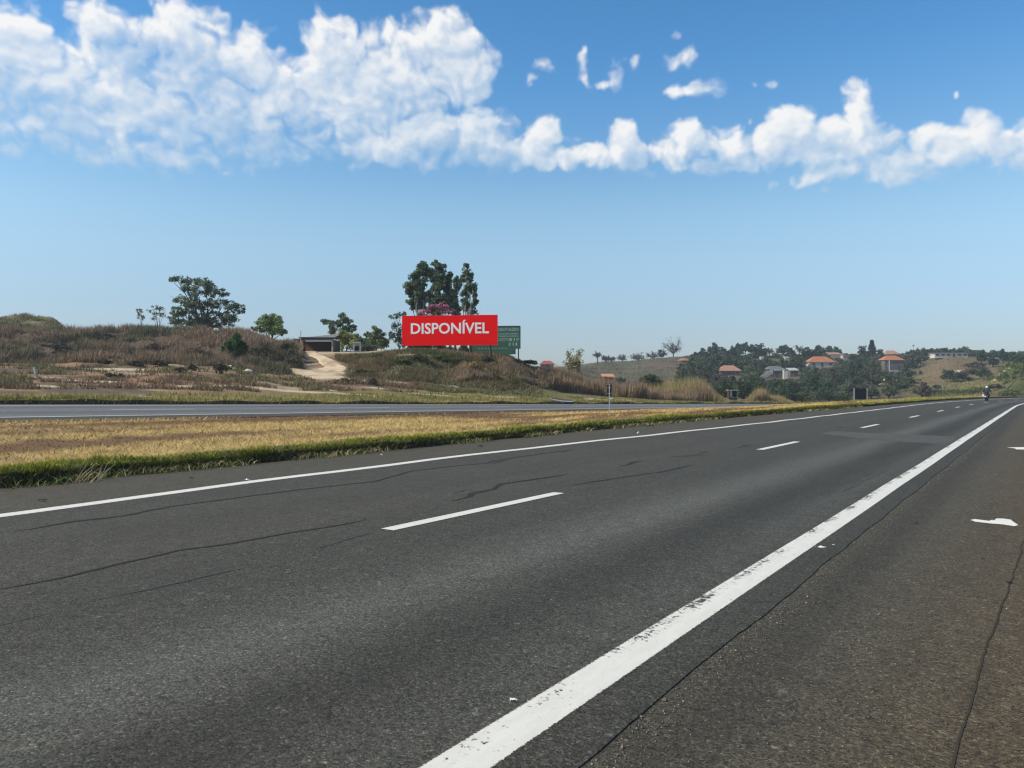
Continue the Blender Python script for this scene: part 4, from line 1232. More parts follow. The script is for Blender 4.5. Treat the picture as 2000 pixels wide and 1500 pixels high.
# --- shrubs on the near land
def shrub(u, v, w, h, label, col, col2=None, n=900, leafpx=1.8, name="shrub", group=None, nl=5, cat="bush", Y=None, **kw):
    p = hit(u, v) if Y is None else ground(u, Y)
    vb = HZ + (CAMH - p.z) / p.y * F
    root = empty(name, p, label, cat, group)
    lobes = []
    for k in range(nl):
        a = (k + .5) / nl * 2 - 1
        lu = u + a * w * .62; lv = vb - h * (.35 + .33 * random.random()) * (1 - .35 * a * a)
        q = at(lu, lv, p.y + random.uniform(-.5, .5) * w * px(p.y))
        lobes.append((q.x, q.y, q.z, w * .46 * px(p.y), w * .46 * px(p.y), h * .36 * px(p.y)))
    q = at(u, vb - h * .66, p.y); lobes.append((q.x, q.y, q.z, w * .5 * px(p.y), w * .5 * px(p.y), h * .36 * px(p.y)))
    tm = MB()
    for l in lobes:
        tm.tube([tuple(p - Vector((0, 0, .15))), tuple(p.lerp(Vector(l[:3]), .5) + Vector((0, 0, .1))), l[:3]], [.05, .035, .012], 5)
    tm.build("stem", M_BARK, root)
    crown_mesh(lobes, n, leafpx * px(p.y), col, col2, **kw).build("foliage", M_LEAF, root)
    return root
shrub(459, 700, 27, 52, "bright green round bush standing alone on the bank's slope", (.038, .085, .024), (.065, .12, .03), 3000, 2.2, nl=7)
SB = "shrubs on the flats and slopes"
for (u, v, w, h, lab, c, c2) in [
    (432, 731, 22, 22, "low grey-green bush in front of the white rubble", (.07, .075, .045), (.045, .05, .035)),
    (266, 716, 20, 11, "dark flat bush at the bank's foot, left of a twin", (.045, .045, .035), (.07, .06, .045)),
    (312, 716, 24, 12, "dark flat bush at the bank's foot, right of its twin", (.045, .045, .035), (.07, .06, .045)),
    (205, 711, 16, 8, "small dark bush at the bank's foot, left of the twin bushes", (.05, .05, .035), (.07, .06, .045)),
    (352, 728, 16, 11, "grey dry bush beside the end of the pale strip", (.085, .075, .06), (.06, .055, .045)),
    (376, 724, 10, 12, "small dark upright bush near the grey dry bush", (.06, .05, .04), (.08, .07, .05)),
    (235, 738, 9, 8, "tiny green bush on the bare flats", (.04, .075, .03), (.06, .09, .04)),
    (215, 737, 12, 8, "greyish clump left of the tiny green bush", (.07, .07, .05), (.05, .05, .04)),
    (709, 733, 26, 12, "dark green low bush at the right edge of the earth apron", (.040, .055, .024), (.06, .07, .03)),
    (675, 748, 22, 9, "dark scrub clump just below the earth apron", (.06, .055, .04), (.085, .075, .05)),
    (727, 752, 12, 14, "brown twiggy clump on the slope below the dark green bush", (.09, .075, .05), (.07, .06, .045)),
    (742, 700, 16, 9, "dark scrub high on the slope left of the red board's posts", (.05, .055, .035), (.075, .075, .045)),
    (790, 712, 22, 12, "green scrub on the slope under the red board's left end", (.045, .060, .026), (.075, .085, .04)),
    (816, 708, 24, 14, "dark green scrub on the slope under the word's first letters", (.034, .048, .022), (.06, .075, .03)),
    (862, 706, 30, 13, "leafy green scrub on the slope under the red board's middle", (.055, .075, .028), (.085, .10, .04)),
    (905, 712, 28, 15, "green scrub on the slope under the red board's right end", (.045, .062, .026), (.075, .085, .04)),
    (950, 708, 26, 11, "grey-green scrub below the green board", (.055, .062, .04), (.075, .08, .045)),
    (1000, 712, 28, 12, "dark scrub on the ridge end right of the green board", (.04, .05, .034), (.06, .07, .04)),
    (1030, 716, 24, 14, "last dark scrub where the ridge drops to the right", (.035, .047, .033), (.06, .065, .04)),
    (922, 728, 24, 22, "orange-brown dry bush on the slope below the boards", (.24, .16, .075), (.30, .21, .10)),
    (963, 742, 20, 14, "brown dry bush low on the slope below the green board", (.15, .10, .065), (.20, .14, .08)),
    (20, 700, 44, 24, "wide dark brush clump at the bank's far left", (.045, .050, .038), (.07, .065, .048)),
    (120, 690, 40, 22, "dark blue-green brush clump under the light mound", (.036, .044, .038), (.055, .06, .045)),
    (185, 668, 50, 18, "dark brush mass high in the bank's shadowed hollow", (.032, .038, .034), (.05, .052, .042)),
    (300, 690, 36, 20, "brown brush clump in the middle of the bank", (.09, .068, .055), (.06, .052, .045)),
    (380, 700, 40, 22, "brown-mauve brush clump left of the bright green bush", (.10, .075, .06), (.07, .058, .048)),
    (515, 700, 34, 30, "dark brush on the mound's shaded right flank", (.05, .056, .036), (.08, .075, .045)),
    (560, 692, 28, 26, "arching brush on the mound's end above the earth track", (.075, .08, .042), (.10, .09, .055)),
    (574, 717, 22, 20, "brownish brush at the mound's foot beside the track", (.085, .075, .05), (.06, .06, .04))]:
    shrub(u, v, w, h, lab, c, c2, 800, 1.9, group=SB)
# --- bamboo clump
def bamboo():
    p = ground(1120, 118)
    root = empty("bamboo_clump", p, "feathery bamboo clump with two tall plumes rising from brown grass", "bamboo")
    m = MB(); C = []; T = []
    for k in range(46):
        du = random.uniform(-14, 14); hgt = random.uniform(34, 60)
        if k < 5: du, hgt = -9 + random.uniform(-2, 2), random.uniform(62, 73)
        elif k < 10: du, hgt = 13 + random.uniform(-2, 2), random.uniform(62, 73)
        b = at(1120 + du * .5, 752, 118 + random.uniform(-1.2, 1.2)); b.z = p.z
        t = at(1120 + du + random.uniform(-4, 4), 752 - hgt, 118 + random.uniform(-1.5, 1.5))
        t2 = t + Vector((random.uniform(-.4, .4), random.uniform(-.3, .3), -.1))
        mid = b.lerp(t, .6) + Vector((-du * .01, 0, .2))
        m.tube([b - Vector((0, 0, .2)), mid, t, t2], [.03, .025, .012, .006], 4, (.2, .19, .09))
        for q in range(34):
            f = random.uniform(.18, 1.0)
            c = (b.lerp(mid, f / .6) if f < .6 else mid.lerp(t, (f - .6) / .4)) + Vector((random.gauss(0, .22), random.gauss(0, .22), random.gauss(0, .2)))
            C.append(c); T.append(np.array([.26, .235, .12]) * (1.25 if f > .6 else .8) * random.uniform(.7, 1.3))
    m.build("cane", M_DRY, root)
    lm = MB(); C = np.array(C); leaf_cloud(lm, C, np.tile([0, -.3, .4], (len(C), 1)), .16, np.array(T), 1.5, .8)
    lm.build("foliage", M_LEAF, root)
bamboo()
shrub(1127, 752, 20, 34, "dark leafy bush at the foot of the bamboo clump", (.035, .045, .032), (.05, .06, .04), 1200, 2.0, Y=114)
shrub(1272, 756, 30, 44, "large dark green bush right of the roadside post, behind brown grass", (.042, .055, .034), (.07, .085, .045), 2200, 2.2, nl=7, Y=140)
shrub(1180, 752, 13, 20, "small dark bush beside the orange-roofed cabin", (.04, .05, .03), (.06, .07, .04), 600, 2.0, Y=176)
shrub(1211, 742, 12, 16, "small pale green bush right of the orange-roofed cabin", (.065, .08, .055), (.09, .10, .065), 500, 2.0, Y=200)
shrub(1347, 752, 26, 22, "low dull bush behind the yellow-topped tall grass", (.06, .07, .045), (.045, .055, .035), 800, 2.2, Y=170)

# --- trees in the far view
RID = "bare round trees along the far ridge"
def ridge_tree(u, vt, Y, w, label, dense, stalk=.3, tufts=0):
    g = ground(u, Y); top = CAMH - (vt - HZ) / F * Y
    H = top - g.z; wm = w * px(Y)
    root = empty("bare_tree", g, label, "tree", RID)
    m = MB()
    fk = g + Vector((0, 0, H * stalk))
    m.tube([g - Vector((0, 0, .5)), g, fk], [.45, .38, .3], 6)
    ends = []
    for k in range(16):
        a = k / 16 * 2 * math.pi + random.uniform(-.2, .2); ph = random.uniform(.12, .95)
        e = fk + Vector((math.cos(a) * wm * .5 * math.cos(ph), math.sin(a) * wm * .5 * math.cos(ph), H * (1 - stalk) * .95 * math.sin(ph) + H * .08))
        c = fk.lerp(e, .5) + Vector((0, 0, H * .06))
        m.tube([fk, c, e], [.2, .13, .05], 4, cap=False)
        ends.append(e); ends.append(c)
        for q in range(4):
            f = e + Vector((random.gauss(0, 1), random.gauss(0, 1), random.gauss(.2, .8))) * wm * .13
            m.tube([c.lerp(e, .6), f], [.08, .035], 3, cap=False); ends.append(f)
    m.build("trunk", M_BARK, root)
    E = np.array([tuple(e) for e in ends])
    n = int(len(E) * dense)
    P = E[RNG.integers(0, len(E), n)] + RNG.normal(0, wm * .06, (n, 3))
    lm = MB(); leaf_cloud(lm, P, np.tile([0, -.5, .4], (n, 1)), .9 * px(Y), tints(n, (.085, .085, .075), .3, (.11, .095, .08)))
    if tufts:
        for q in range(tufts):
            c = Vector(ends[random.randrange(len(ends))])
            if q == 0: c = fk + Vector((wm * .1, 0, H * .22))
            P = np.array(c) + RNG.normal(0, wm * .10, (150, 3))
            leaf_cloud(lm, P, np.tile([0, -.5, .4], (150, 1)), 1.2 * px(Y), tints(150, (.026, .036, .028), .3))
    lm.build("crown", M_LEAF, root)
ridge_tree(1167, 689, 392, 14, "tall thin ridge tree with a flat forked top, first from the left", 4, .55, 1)
ridge_tree(1183, 696, 396, 13, "darker round ridge tree, second from the left", 10, .4, 0)
ridge_tree(1194, 696, 404, 12, "pale round ridge tree touching its darker neighbour's right side", 6, .3, 0)
ridge_tree(1215, 695, 404, 16, "smallest pale round ridge tree, alone on the bare slope's skyline", 5, .3, 0)
ridge_tree(1245, 692, 410, 20, "grey round ridge tree halfway along the bare slope's skyline", 9, .25, 0)
ridge_tree(1275, 688, 412, 20, "loose twiggy ridge tree left of the dark-leaved pair", 6, .25, 0)
ridge_tree(1293, 685, 414, 16, "small ridge tree with dark leaf clumps beside the largest bare crown", 6, .3, 3)
ridge_tree(1315, 668, 416, 38, "largest bare domed ridge tree with one dark clump in its crown", 5, .3, 2)

HILL_TREES = [  # column, top row, depth, width px, tone, label
 (1357, 688, 415, 22, 0, "first rounded tree at the left end of the hilltop wood"),
 (1376, 679, 418, 26, 0, "second hilltop tree, stepping up from the wood's left end"),
 (1395, 668, 420, 26, 0, "pointed highest tree at the left peak of the hilltop wood"),
 (1411, 676, 424, 20, 1, "lighter small crown right beside the wood's left peak"),
 (1427, 675, 420, 28, 0, "flat-topped hilltop tree between the two left peaks"),
 (1443, 669, 424, 22, 0, "left half of the twin-topped middle peak of the wood"),
 (1456, 668, 422, 15, 0, "narrow right half of the twin-topped middle peak"),
 (1468, 672, 424, 14, 0, "small knob-like crown in the notch after the middle peak"),
 (1483, 671, 418, 36, 0, "widest hilltop crown, sloping down to the right of the notch"),
 (1531, 673, 415, 36, 0, "domed hilltop tree standing behind the slanting white roof"),
 (1546, 679, 412, 18, 0, "small crown on the right shoulder of the domed hilltop tree"),
 (1578, 677, 416, 26, 0, "rounded hilltop tree right of the bare skyline tree"),
 (1600, 674, 420, 25, 0, "hilltop tree rising above the large orange roof's left end"),
 (1617, 676, 424, 22, 0, "hilltop tree directly above the large orange roof"),
 (1634, 677, 420, 20, 0, "hilltop tree at the right end of the large orange roof"),
 (1687, 675, 395, 28, 0, "dark wide skyline tree with the tall conifer at its right"),
 (1719, 681, 398, 22, 0, "round dark skyline tree between conifer and second orange roof"),
 (1763, 690, 410, 12, 0, "tiny skyline tree right of the second orange roof"),
 (1782, 686, 415, 26, 2, "brownish squarish skyline tree below the thin mast"),
 (1803, 680, 418, 11, 1, "narrow pale skyline tree, first right of the mast"),
 (1818, 680, 420, 20, 0, "dark skyline tree at the left end of the long low building"),
 (1836, 679, 424, 26, 0, "broad skyline tree behind the long low building's left half"),
 (1862, 682, 424, 26, 0, "flat skyline tree behind the long low building's right half"),
 (1883, 674, 420, 22, 1, "tall loose-crowned skyline tree right of the long low building"),
 (1900, 686, 412, 22, 0, "low dark skyline tree right of the loose-crowned one"),
 (1917, 681, 416, 22, 0, "domed skyline tree above the grassy hill's right half"),
 (1939, 690, 414, 22, 0, "low skyline tree after the domed one"),
 (1959, 682, 412, 22, 0, "last high skyline tree near the picture's right side"),
 (1980, 692, 410, 26, 0, "low skyline tree, second from the right edge"),
 (2003, 691, 408, 26, 0, "low skyline tree cut by the right edge"),
 (1345, 703, 372, 26, 0, "dark tree right of the tiny orange roof, below the wood's left end"),
 (1366, 708, 366, 28, 0, "dark tree below the second hilltop tree"),
 (1384, 697, 385, 30, 0, "dark tree under the wood's left peak"),
 (1404, 692, 390, 30, 0, "dark crown between left peak and pinkish roof"),
 (1424, 694, 388, 28, 0, "dark crown right above the pinkish roof"),
 (1444, 690, 392, 26, 0, "dark crown above the pinkish roof's right corner"),
 (1467, 691, 374, 42, 0, "large dark tree with a visible forked trunk right of the pinkish roof"),
 (1496, 694, 380, 26, 1, "lighter tree under the notch, left of the grey-roofed house"),
 (1517, 692, 386, 30, 0, "dark crown behind the grey-roofed house"),
 (1528, 700, 372, 24, 0, "dark rounded tree touching the grey roof's right end"),
 (1556, 694, 384, 26, 0, "dark crown left of the large orange roof"),
 (1570, 704, 366, 26, 0, "dark tree between grey-roofed house and large orange roof"),
 (1652, 690, 378, 30, 0, "dark crown right of the large orange roof"),
 (1670, 698, 372, 34, 0, "dark mass of a tree left of the conifer, one step down"),
 (1704, 700, 366, 32, 1, "grey-green tree left of the second orange-roofed house"),
 (1773, 703, 356, 20, 0, "dark tree at the right wall of the second orange-roofed house"),
 (1768, 716, 350, 26, 0, "dark bushy tree below the second orange-roofed house's right wall"),
 (1333, 716, 330, 30, 1, "grey-green tree low at the bare slope's right end"),
 (1352, 722, 300, 34, 0, "dark tree at the foot of the wood, left of the brown thicket"),
 (1378, 722, 305, 36, 2, "brown-grey thicket tree left of the pinkish-roofed house"),
 (1404, 727, 300, 36, 2, "brown-grey thicket tree in front of the pinkish-roofed house's left wall"),
 (1434, 731, 296, 36, 2, "dull thicket tree in front of the pinkish-roofed house"),
 (1480, 722, 312, 30, 1, "pale olive tree left of the white stair wall"),
 (1590, 714, 340, 34, 1, "grey-green tree below the large orange roof's left half"),
 (1622, 714, 336, 38, 2, "brown-grey tree below the large orange roof's right half"),
 (1656, 718, 330, 34, 0, "dark tree in the valley right of the brown-grey one"),
 (1688, 719, 322, 34, 2, "dull brownish tree in front of the conifer's slope"),
 (1714, 730, 290, 30, 1, "grey-green tree left of the pale stair path"),
 (1416, 740, 232, 40, 0, "first dark tree from the left in the low roadside belt"),
 (1452, 738, 234, 38, 0, "second dark tree in the low roadside belt, behind the small booth"),
 (1486, 737, 232, 36, 0, "third dark tree in the low roadside belt, under the white stair wall"),
 (1518, 739, 234, 38, 0, "fourth dark tree in the low roadside belt, under the white pier"),
 (1552, 740, 230, 38, 0, "fifth dark tree in the low roadside belt"),
 (1586, 739, 226, 40, 0, "sixth and darkest tree in the low roadside belt"),
 (1620, 737, 224, 38, 0, "last dark tree in the low roadside belt, left of the black panel"),
 (1660, 742, 210, 38, 1, "lighter green shrub-tree behind the black square panel"),
 (1702, 752, 206, 36, 1, "lighter green low shrub-tree right of the black square panel"),
 (1736, 752, 212, 34, 1, "green low shrub-tree left of the big brown thicket"),
 (1764, 733, 216, 62, 2, "big brown rounded thicket between panel and motorcycle"),
 (1801, 744, 214, 34, 2, "dark brown shoulder bush at the big thicket's right side"),
]
TON = [((.030, .050, .030), (.058, .080, .042)), ((.065, .082, .045), (.098, .112, .060)), ((.100, .084, .064), (.070, .068, .050))]
HVIEW = [(u0, u1, v, hit((u0 + u1) / 2, v, 150).y) for (u0, u1, v) in [(1400, 1452, 731), (1576, 1636, 716), (1722, 1768, 724), (1484, 1566, 738), (1862, 1894, 741), (1325, 1350, 707),
         (1502, 1526, 694), (1480, 1546, 702), (1642, 1658, 700), (1820, 1896, 697), (1700, 1745, 757), (1775, 1800, 722), (1618, 1648, 697)]]
HG = "trees of the far wooded hill"
def hill_tree(u, vt, Y, w, tone, label, vis=True):
    foot = 784 if Y < 236 and u < 1640 else (779 if Y < 236 else vt + max(1.1 * w + 3, 16))
    for (a, b, vb, yh) in HVIEW:
        if a - w * .45 < u < b + w * .45 and vt < vb - 8: foot = min(foot, vb - 3)
    g = hit(u, foot, 150)
    if g.y > 450: g = ground(u, 425)
    Y = g.y
    top = CAMH - (vt - HZ) / F * Y
    H = max(top - g.z, 3.0); wm = w * px(Y)
    root = empty("hill_tree", g, label, "tree", HG)
    ch = min(H * .95, wm * 1.35); zc = top - ch
    lobes = []
    for k in range(6):
        a = k / 6 * 2 * math.pi + random.uniform(-.3, .3)
        rr = wm * random.uniform(.20, .30)
        lobes.append((g.x + math.cos(a) * wm * .27, g.y + math.sin(a) * wm * .27, zc + ch * random.uniform(.22, .55), rr, rr, ch * random.uniform(.26, .36)))
    lobes.append((g.x + random.uniform(-.1, .1) * wm, g.y, top - ch * .30, wm * .28, wm * .28, ch * .31))
    lobes.append((g.x, g.y - wm * .2, zc + ch * .25, wm * .36, wm * .3, ch * .28))
    tm = MB(); limbs(tm, g, lobes, .03 * wm + .12, .5, 6)
    tm.build("trunk", M_BARK, root)
    c1, c2 = TON[tone]
    crown_mesh(lobes, int(700 + 26 * w), 1.8 * px(Y), c1, c2, sub=10, subr=.45, var=.3).build("crown", M_LEAF, root)
for a in HILL_TREES: hill_tree(*a)
def woodland():
    # the mass of lesser crowns that fills the slope between the trees one can tell apart
    m = MB(); n = 900
    for k in range(n):
        u = RNG.uniform(1325, 1800); Yc = RNG.uniform(205, 400) if u < 1640 else RNG.uniform(225, 395)
        if u > 1770 and Yc < 300: continue
        if u < 1350 and RNG.random() < .55: continue
        g = ground(u, Yc); H = RNG.uniform(2.6, 6.2)
        row = lambda z: HZ + (CAMH - z) / Yc * F
        for (a, b, vb, yh) in HVIEW:
            if a - 4 < u < b + 4 and Yc < yh + 6:
                H = min(H, (CAMH - (vb + 2 - HZ) / F * Yc) - g.z)
        H = H / 1.12
        if row(g.z + H) < 690 + 4 * abs(u - 1450) / 300.: H = min(H, (CAMH - (692 - HZ) / F * Yc) - g.z)
        if H < 1.0: continue
        W = H * RNG.uniform(.55, .9)
        tone = RNG.random()
        c1, c2 = TON[0] if tone < .62 else (TON[1] if tone < .82 else TON[2])
        lob = [(g.x + RNG.normal(0, W * .3), g.y + RNG.normal(0, W * .3), g.z + H * RNG.uniform(.35, .72), W * .5, W * .5, H * .3) for _ in range(3)]
        cm = crown_mesh(lob, 190, 1.9 * px(Yc), c1, c2, sub=6, subr=.5)
        for a_, b_, c_ in zip(cm.v, cm.f, cm.c): m.add(a_, b_, c_)
    for k in range(330):       # the low belt by the road and the band along the right skyline
        if k < 150: u = RNG.uniform(1392, 1655); Yc = RNG.uniform(172, 215); H = RNG.uniform(2.5, 4.4)
        else: u = RNG.uniform(1775, 2040); Yc = RNG.uniform(385, 440); H = RNG.uniform(2.2, 4.5)
        g = ground(u, Yc)
        for (a, b, vb, yh) in HVIEW:
            if a - 4 < u < b + 4 and Yc < yh + 6: H = min(H, (CAMH - (vb + 2 - HZ) / F * Yc) - g.z)
        if H < 1.0: continue
        c1, c2 = TON[0] if RNG.random() < .8 else TON[1]
        W = H * RNG.uniform(.6, .9)
        lob = [(g.x + RNG.normal(0, W * .3), g.y + RNG.normal(0, W * .3), g.z + H * RNG.uniform(.3, .68), W * .5, W * .5, H * .32) for _ in range(3)]
        cm = crown_mesh(lob, 210, 1.9 * px(Yc), c1, c2, sub=6, subr=.5)
        for a_, b_, c_ in zip(cm.v, cm.f, cm.c): m.add(a_, b_, c_)
    tag(m.build("hillside_woodland", M_LEAF), kind='stuff')
woodland()
def conifer():
    g = ground(1703, 396); top = at(1703, 665, 396).z; H = top - g.z
    root = empty("conifer_tree", g, "tall narrow conifer standing above the skyline wood", "tree")
    m = MB(); m.tube([g - Vector((0, 0, .4)), g + Vector((0, 0, H))], [.35, .06], 6); m.build("trunk", M_BARK, root)
    lm = MB()
    for k in range(13):
        f = .25 + .75 * k / 12; z = g.z + H * f
        r = (1 - f) * 3.0 + .7
        n = 90; a = RNG.uniform(0, 2 * math.pi, n); q = RNG.random(n) ** .6 * r
        P = np.stack([g.x + np.cos(a) * q, g.y + np.sin(a) * q, z - q * .25 + RNG.normal(0, .12, n)], 1)
        leaf_cloud(lm, P, np.tile([0, -.3, .6], (n, 1)), .42, tints(n, (.022, .036, .026), .3))
    lm.build("crown", M_LEAF, root)
conifer()
ridge_tree(1503, 679, 410, 11, "bare twiggy skyline tree left of the slanting white roof", 5, .3)
ridge_tree(1561, 675, 412, 16, "bare twiggy skyline tree right of the domed hilltop tree", 5, .3)
# shrubs on the right-hand grassy hill
RS = "bushes on the right-hand hill"
for (u, Y, w, h, t, lab) in [(1856, 262, 26, 26, 0, "dark bush hiding the left end of the pale-roofed hill shed"), (1872, 262, 30, 16, 0, "dark bush under the pale-roofed hill shed"), (1896, 264, 30, 26, 2, "dull bush right of the pale-roofed hill shed"),
    (1922, 258, 20, 26, 0, "dark bush between the shed and the earth path"), (1830, 236, 9, 8, 0, "tiny dark bush on the grassy hill's lower slope"), (1905, 300, 26, 14, 2, "brown bush on the grassy hill above the shed"),
    (1962, 214, 34, 26, 1, "light green bush on the cutting right of the earth path"), (1984, 228, 36, 26, 1, "light green bush high on the right cutting"), (1996, 206, 30, 28, 1, "green bush at the right edge above the road"),
    (1972, 192, 34, 18, 1, "green bush low on the cutting near the motorcycle"), (1944, 200, 24, 14, 2, "brown bush left of the leaning trunk's foot"), (2010, 186, 40, 20, 1, "green bush cut by the right edge just above the road"),
    (1820, 200, 40, 14, 2, "brown low bush at the foot of the grassy hill"), (1865, 198, 44, 12, 1, "olive low bush beside the road's far bend"), (1905, 196, 36, 13, 1, "olive low bush left of the motorcycle rider")]:
    p = ground(u, Y)
    shrub(u, 0, w, h, lab, TON[t][0] if t != 1 else (.075, .095, .035), TON[t][1] if t != 1 else (.12, .14, .05), 700, 1.8, group=RS, Y=Y)
def leaning_trunk():
    a = hit(1955, 768, 150); b = at(1994, 729, a.y + 6)
    root = empty("leaning_trunk", a, "dark bare trunk leaning over the cutting at far right", "tree")
    m = MB(); m.tube([a - Vector((0, 0, .3)), a.lerp(b, .5) + Vector((0, 0, -.5)), b], [.26, .22, .12], 7)
    m.build("trunk", M_BARK, root)
leaning_trunk()

# ------------------------------------------------------------------ boards
M_RED = plain("red_panel", (.90, .004, .004), .9, 0, .03, 1.0)
M_RED.node_tree.nodes['Principled BSDF'].inputs['Specular IOR Level'].default_value = .05
M_WHITE = plain("white_lettering", (.86, .86, .86), .5, 0, .03, 1.0)
M_GREENB = plain("green_board", (.035, .13, .085), .55, 0, .12, 1.2, (.02, .05, .045))
M_PALEG = plain("faded_lettering", (.36, .48, .42), .6, 0, .35, 6.0)
M_WOOD = plain("weathered_post", (.12, .09, .065), .85, 0, .3, 4)
M_STEEL = plain("galvanised_steel", (.42, .44, .45), .45, .6, .15, 4)
M_DARK = plain("dark_sign_and_opening_shade", (.012, .014, .02), .85, 0, .2, 3)  # also holds the painted dark of the booth opening and drain outlet

def text_mesh(body, height, width, mat, name, parent, origin, xdir, out, bold=.0, thick=.015):
    """flat raised lettering set against a board; origin = lower left corner of the words"""
    cu = bpy.data.curves.new("words", 'FONT'); cu.body = body; cu.size = 1.0; cu.offset = bold
    cu.extrude = 0.02; cu.resolution_u = 3
    tmp = bpy.data.objects.new("words", cu); COL.objects.link(tmp)
    dg = bpy.context.evaluated_depsgraph_get()
    me = bpy.data.meshes.new_from_object(tmp.evaluated_get(dg))
    bpy.data.objects.remove(tmp); bpy.data.curves.remove(cu)
    co = np.empty(len(me.vertices) * 3, np.float32); me.vertices.foreach_get('co', co); co = co.reshape(-1, 3)
    mn, mx = co.min(0), co.max(0)
    X = (co[:, 0] - mn[0]) / (mx[0] - mn[0]) * width
    cap = height / (mx[1] - mn[1]); Z = (co[:, 1] - mn[1]) * cap
    D = (co[:, 2] - mn[2]) / (mx[2] - mn[2]) * thick
    xd = Vector(xdir); od = Vector(out)
    P = np.array(origin)[None] + X[:, None] * np.array(xd) + Z[:, None] * np.array([0, 0, 1.]) + D[:, None] * np.array(od)
    P = P - np.array(parent.location)
    me.vertices.foreach_set('co', P.astype(np.float32).ravel()); me.update()
    me.materials.clear(); me.materials.append(mat); me.name = name
    o = bpy.data.objects.new(name, me); COL.objects.link(o); o.parent = parent
    return o
def slab(m, o, xd, nd, x0, x1, z0, z1, d0, d1):
    """box in a board's own frame: x along the face, z up, d out of the face"""
    o = Vector(o); V = []
    for d in (d0, d1):
        for z in (z0, z1):
            for x in (x0, x1):
                V.append(tuple(o + xd * x + Vector((0, 0, z)) + nd * d))
    m.add(V, np.array([(0, 1, 3, 2), (4, 6, 7, 5), (0, 4, 5, 1), (2, 3, 7, 6), (0, 2, 6, 4), (1, 5, 7, 3)]))
def facing(yaw):
    a = math.radians(yaw)
    return Vector((math.cos(a), -math.sin(a), 0)), Vector((-math.sin(a), -math.cos(a), 0))   # along the face, out of the face

def red_board():
    Y = 85.0; yaw = 7
    xd, nd = facing(yaw)
    # solve width and place so that both ends stand where the photo has them
    u0, u1, vt, vb = 785.5, 972.0, 615.0, 674.0
    ax = (u0 - 1000) / F; bx = (u1 - 1000) / F
    # left end at depth Yl, right end further or nearer along xd
    Yl = Y + 1.2; lx = ax * Yl
    w = (bx * Yl - lx) / (xd.x - bx * xd.y)
    o = Vector((lx, Yl, 0))
    zt = CAMH - (vt - HZ) / F * Y; zb = CAMH - (vb - HZ) / F * Y
    c = o + xd * (w / 2); gz = float(zg(np.array([c.x]), np.array([c.y]))[0])
    root = empty("billboard", (c.x, c.y, gz), "large red billboard lettered in white, on posts over the slope", "billboard")
    m = MB(); slab(m, o, xd, nd, 0, w, zb, zt, 0, .06); m.build("panel", M_RED, root)
    m = MB()
    for x0, x1, z0, z1 in [(0, w, zt - .10, zt), (0, w, zb, zb + .10), (0, .1, zb + .1, zt - .1), (w - .1, w, zb + .1, zt - .1), (0, w, (zt + zb) / 2 - .05, (zt + zb) / 2 + .05)]:
        slab(m, o, xd, nd, x0, x1, z0, z1, -.07, -.005)
    m.build("frame", M_STEEL, root)
    for k in range(5):
        x = w * (.08 + .21 * k); p = o + xd * x - nd * .17
        z0 = float(zg(np.array([p.x]), np.array([p.y]))[0]) - .4
        m = MB(); m.tube([(p.x, p.y, z0), (p.x, p.y, zt - .1)], .085, 8); m.build("post", M_WOOD, root)
        q = p - nd * 1.6; zq = float(zg(np.array([q.x]), np.array([q.y]))[0]) - .3
        m = MB(); m.tube([(q.x, q.y, zq), (p.x, p.y, zb + .9)], .05, 6); m.build("brace", M_WOOD, root)
    H = zt - zb
    # cap height of the photo's letters 28 px, the accent above; full text 803..955
    f0 = (803 - u0) / (u1 - u0); f1 = (955.5 - u0) / (u1 - u0)
    ztx = CAMH - (651.3 - HZ) / F * Y
    hh = (651.3 - 624.3) / F * Y
    text_mesh("DISPONÍVEL", hh, w * (f1 - f0), M_WHITE, "lettering", root, o + xd * (w * f0) + nd * .062 + Vector((0, 0, ztx)), xd, nd, .020)
    return root
red_board()

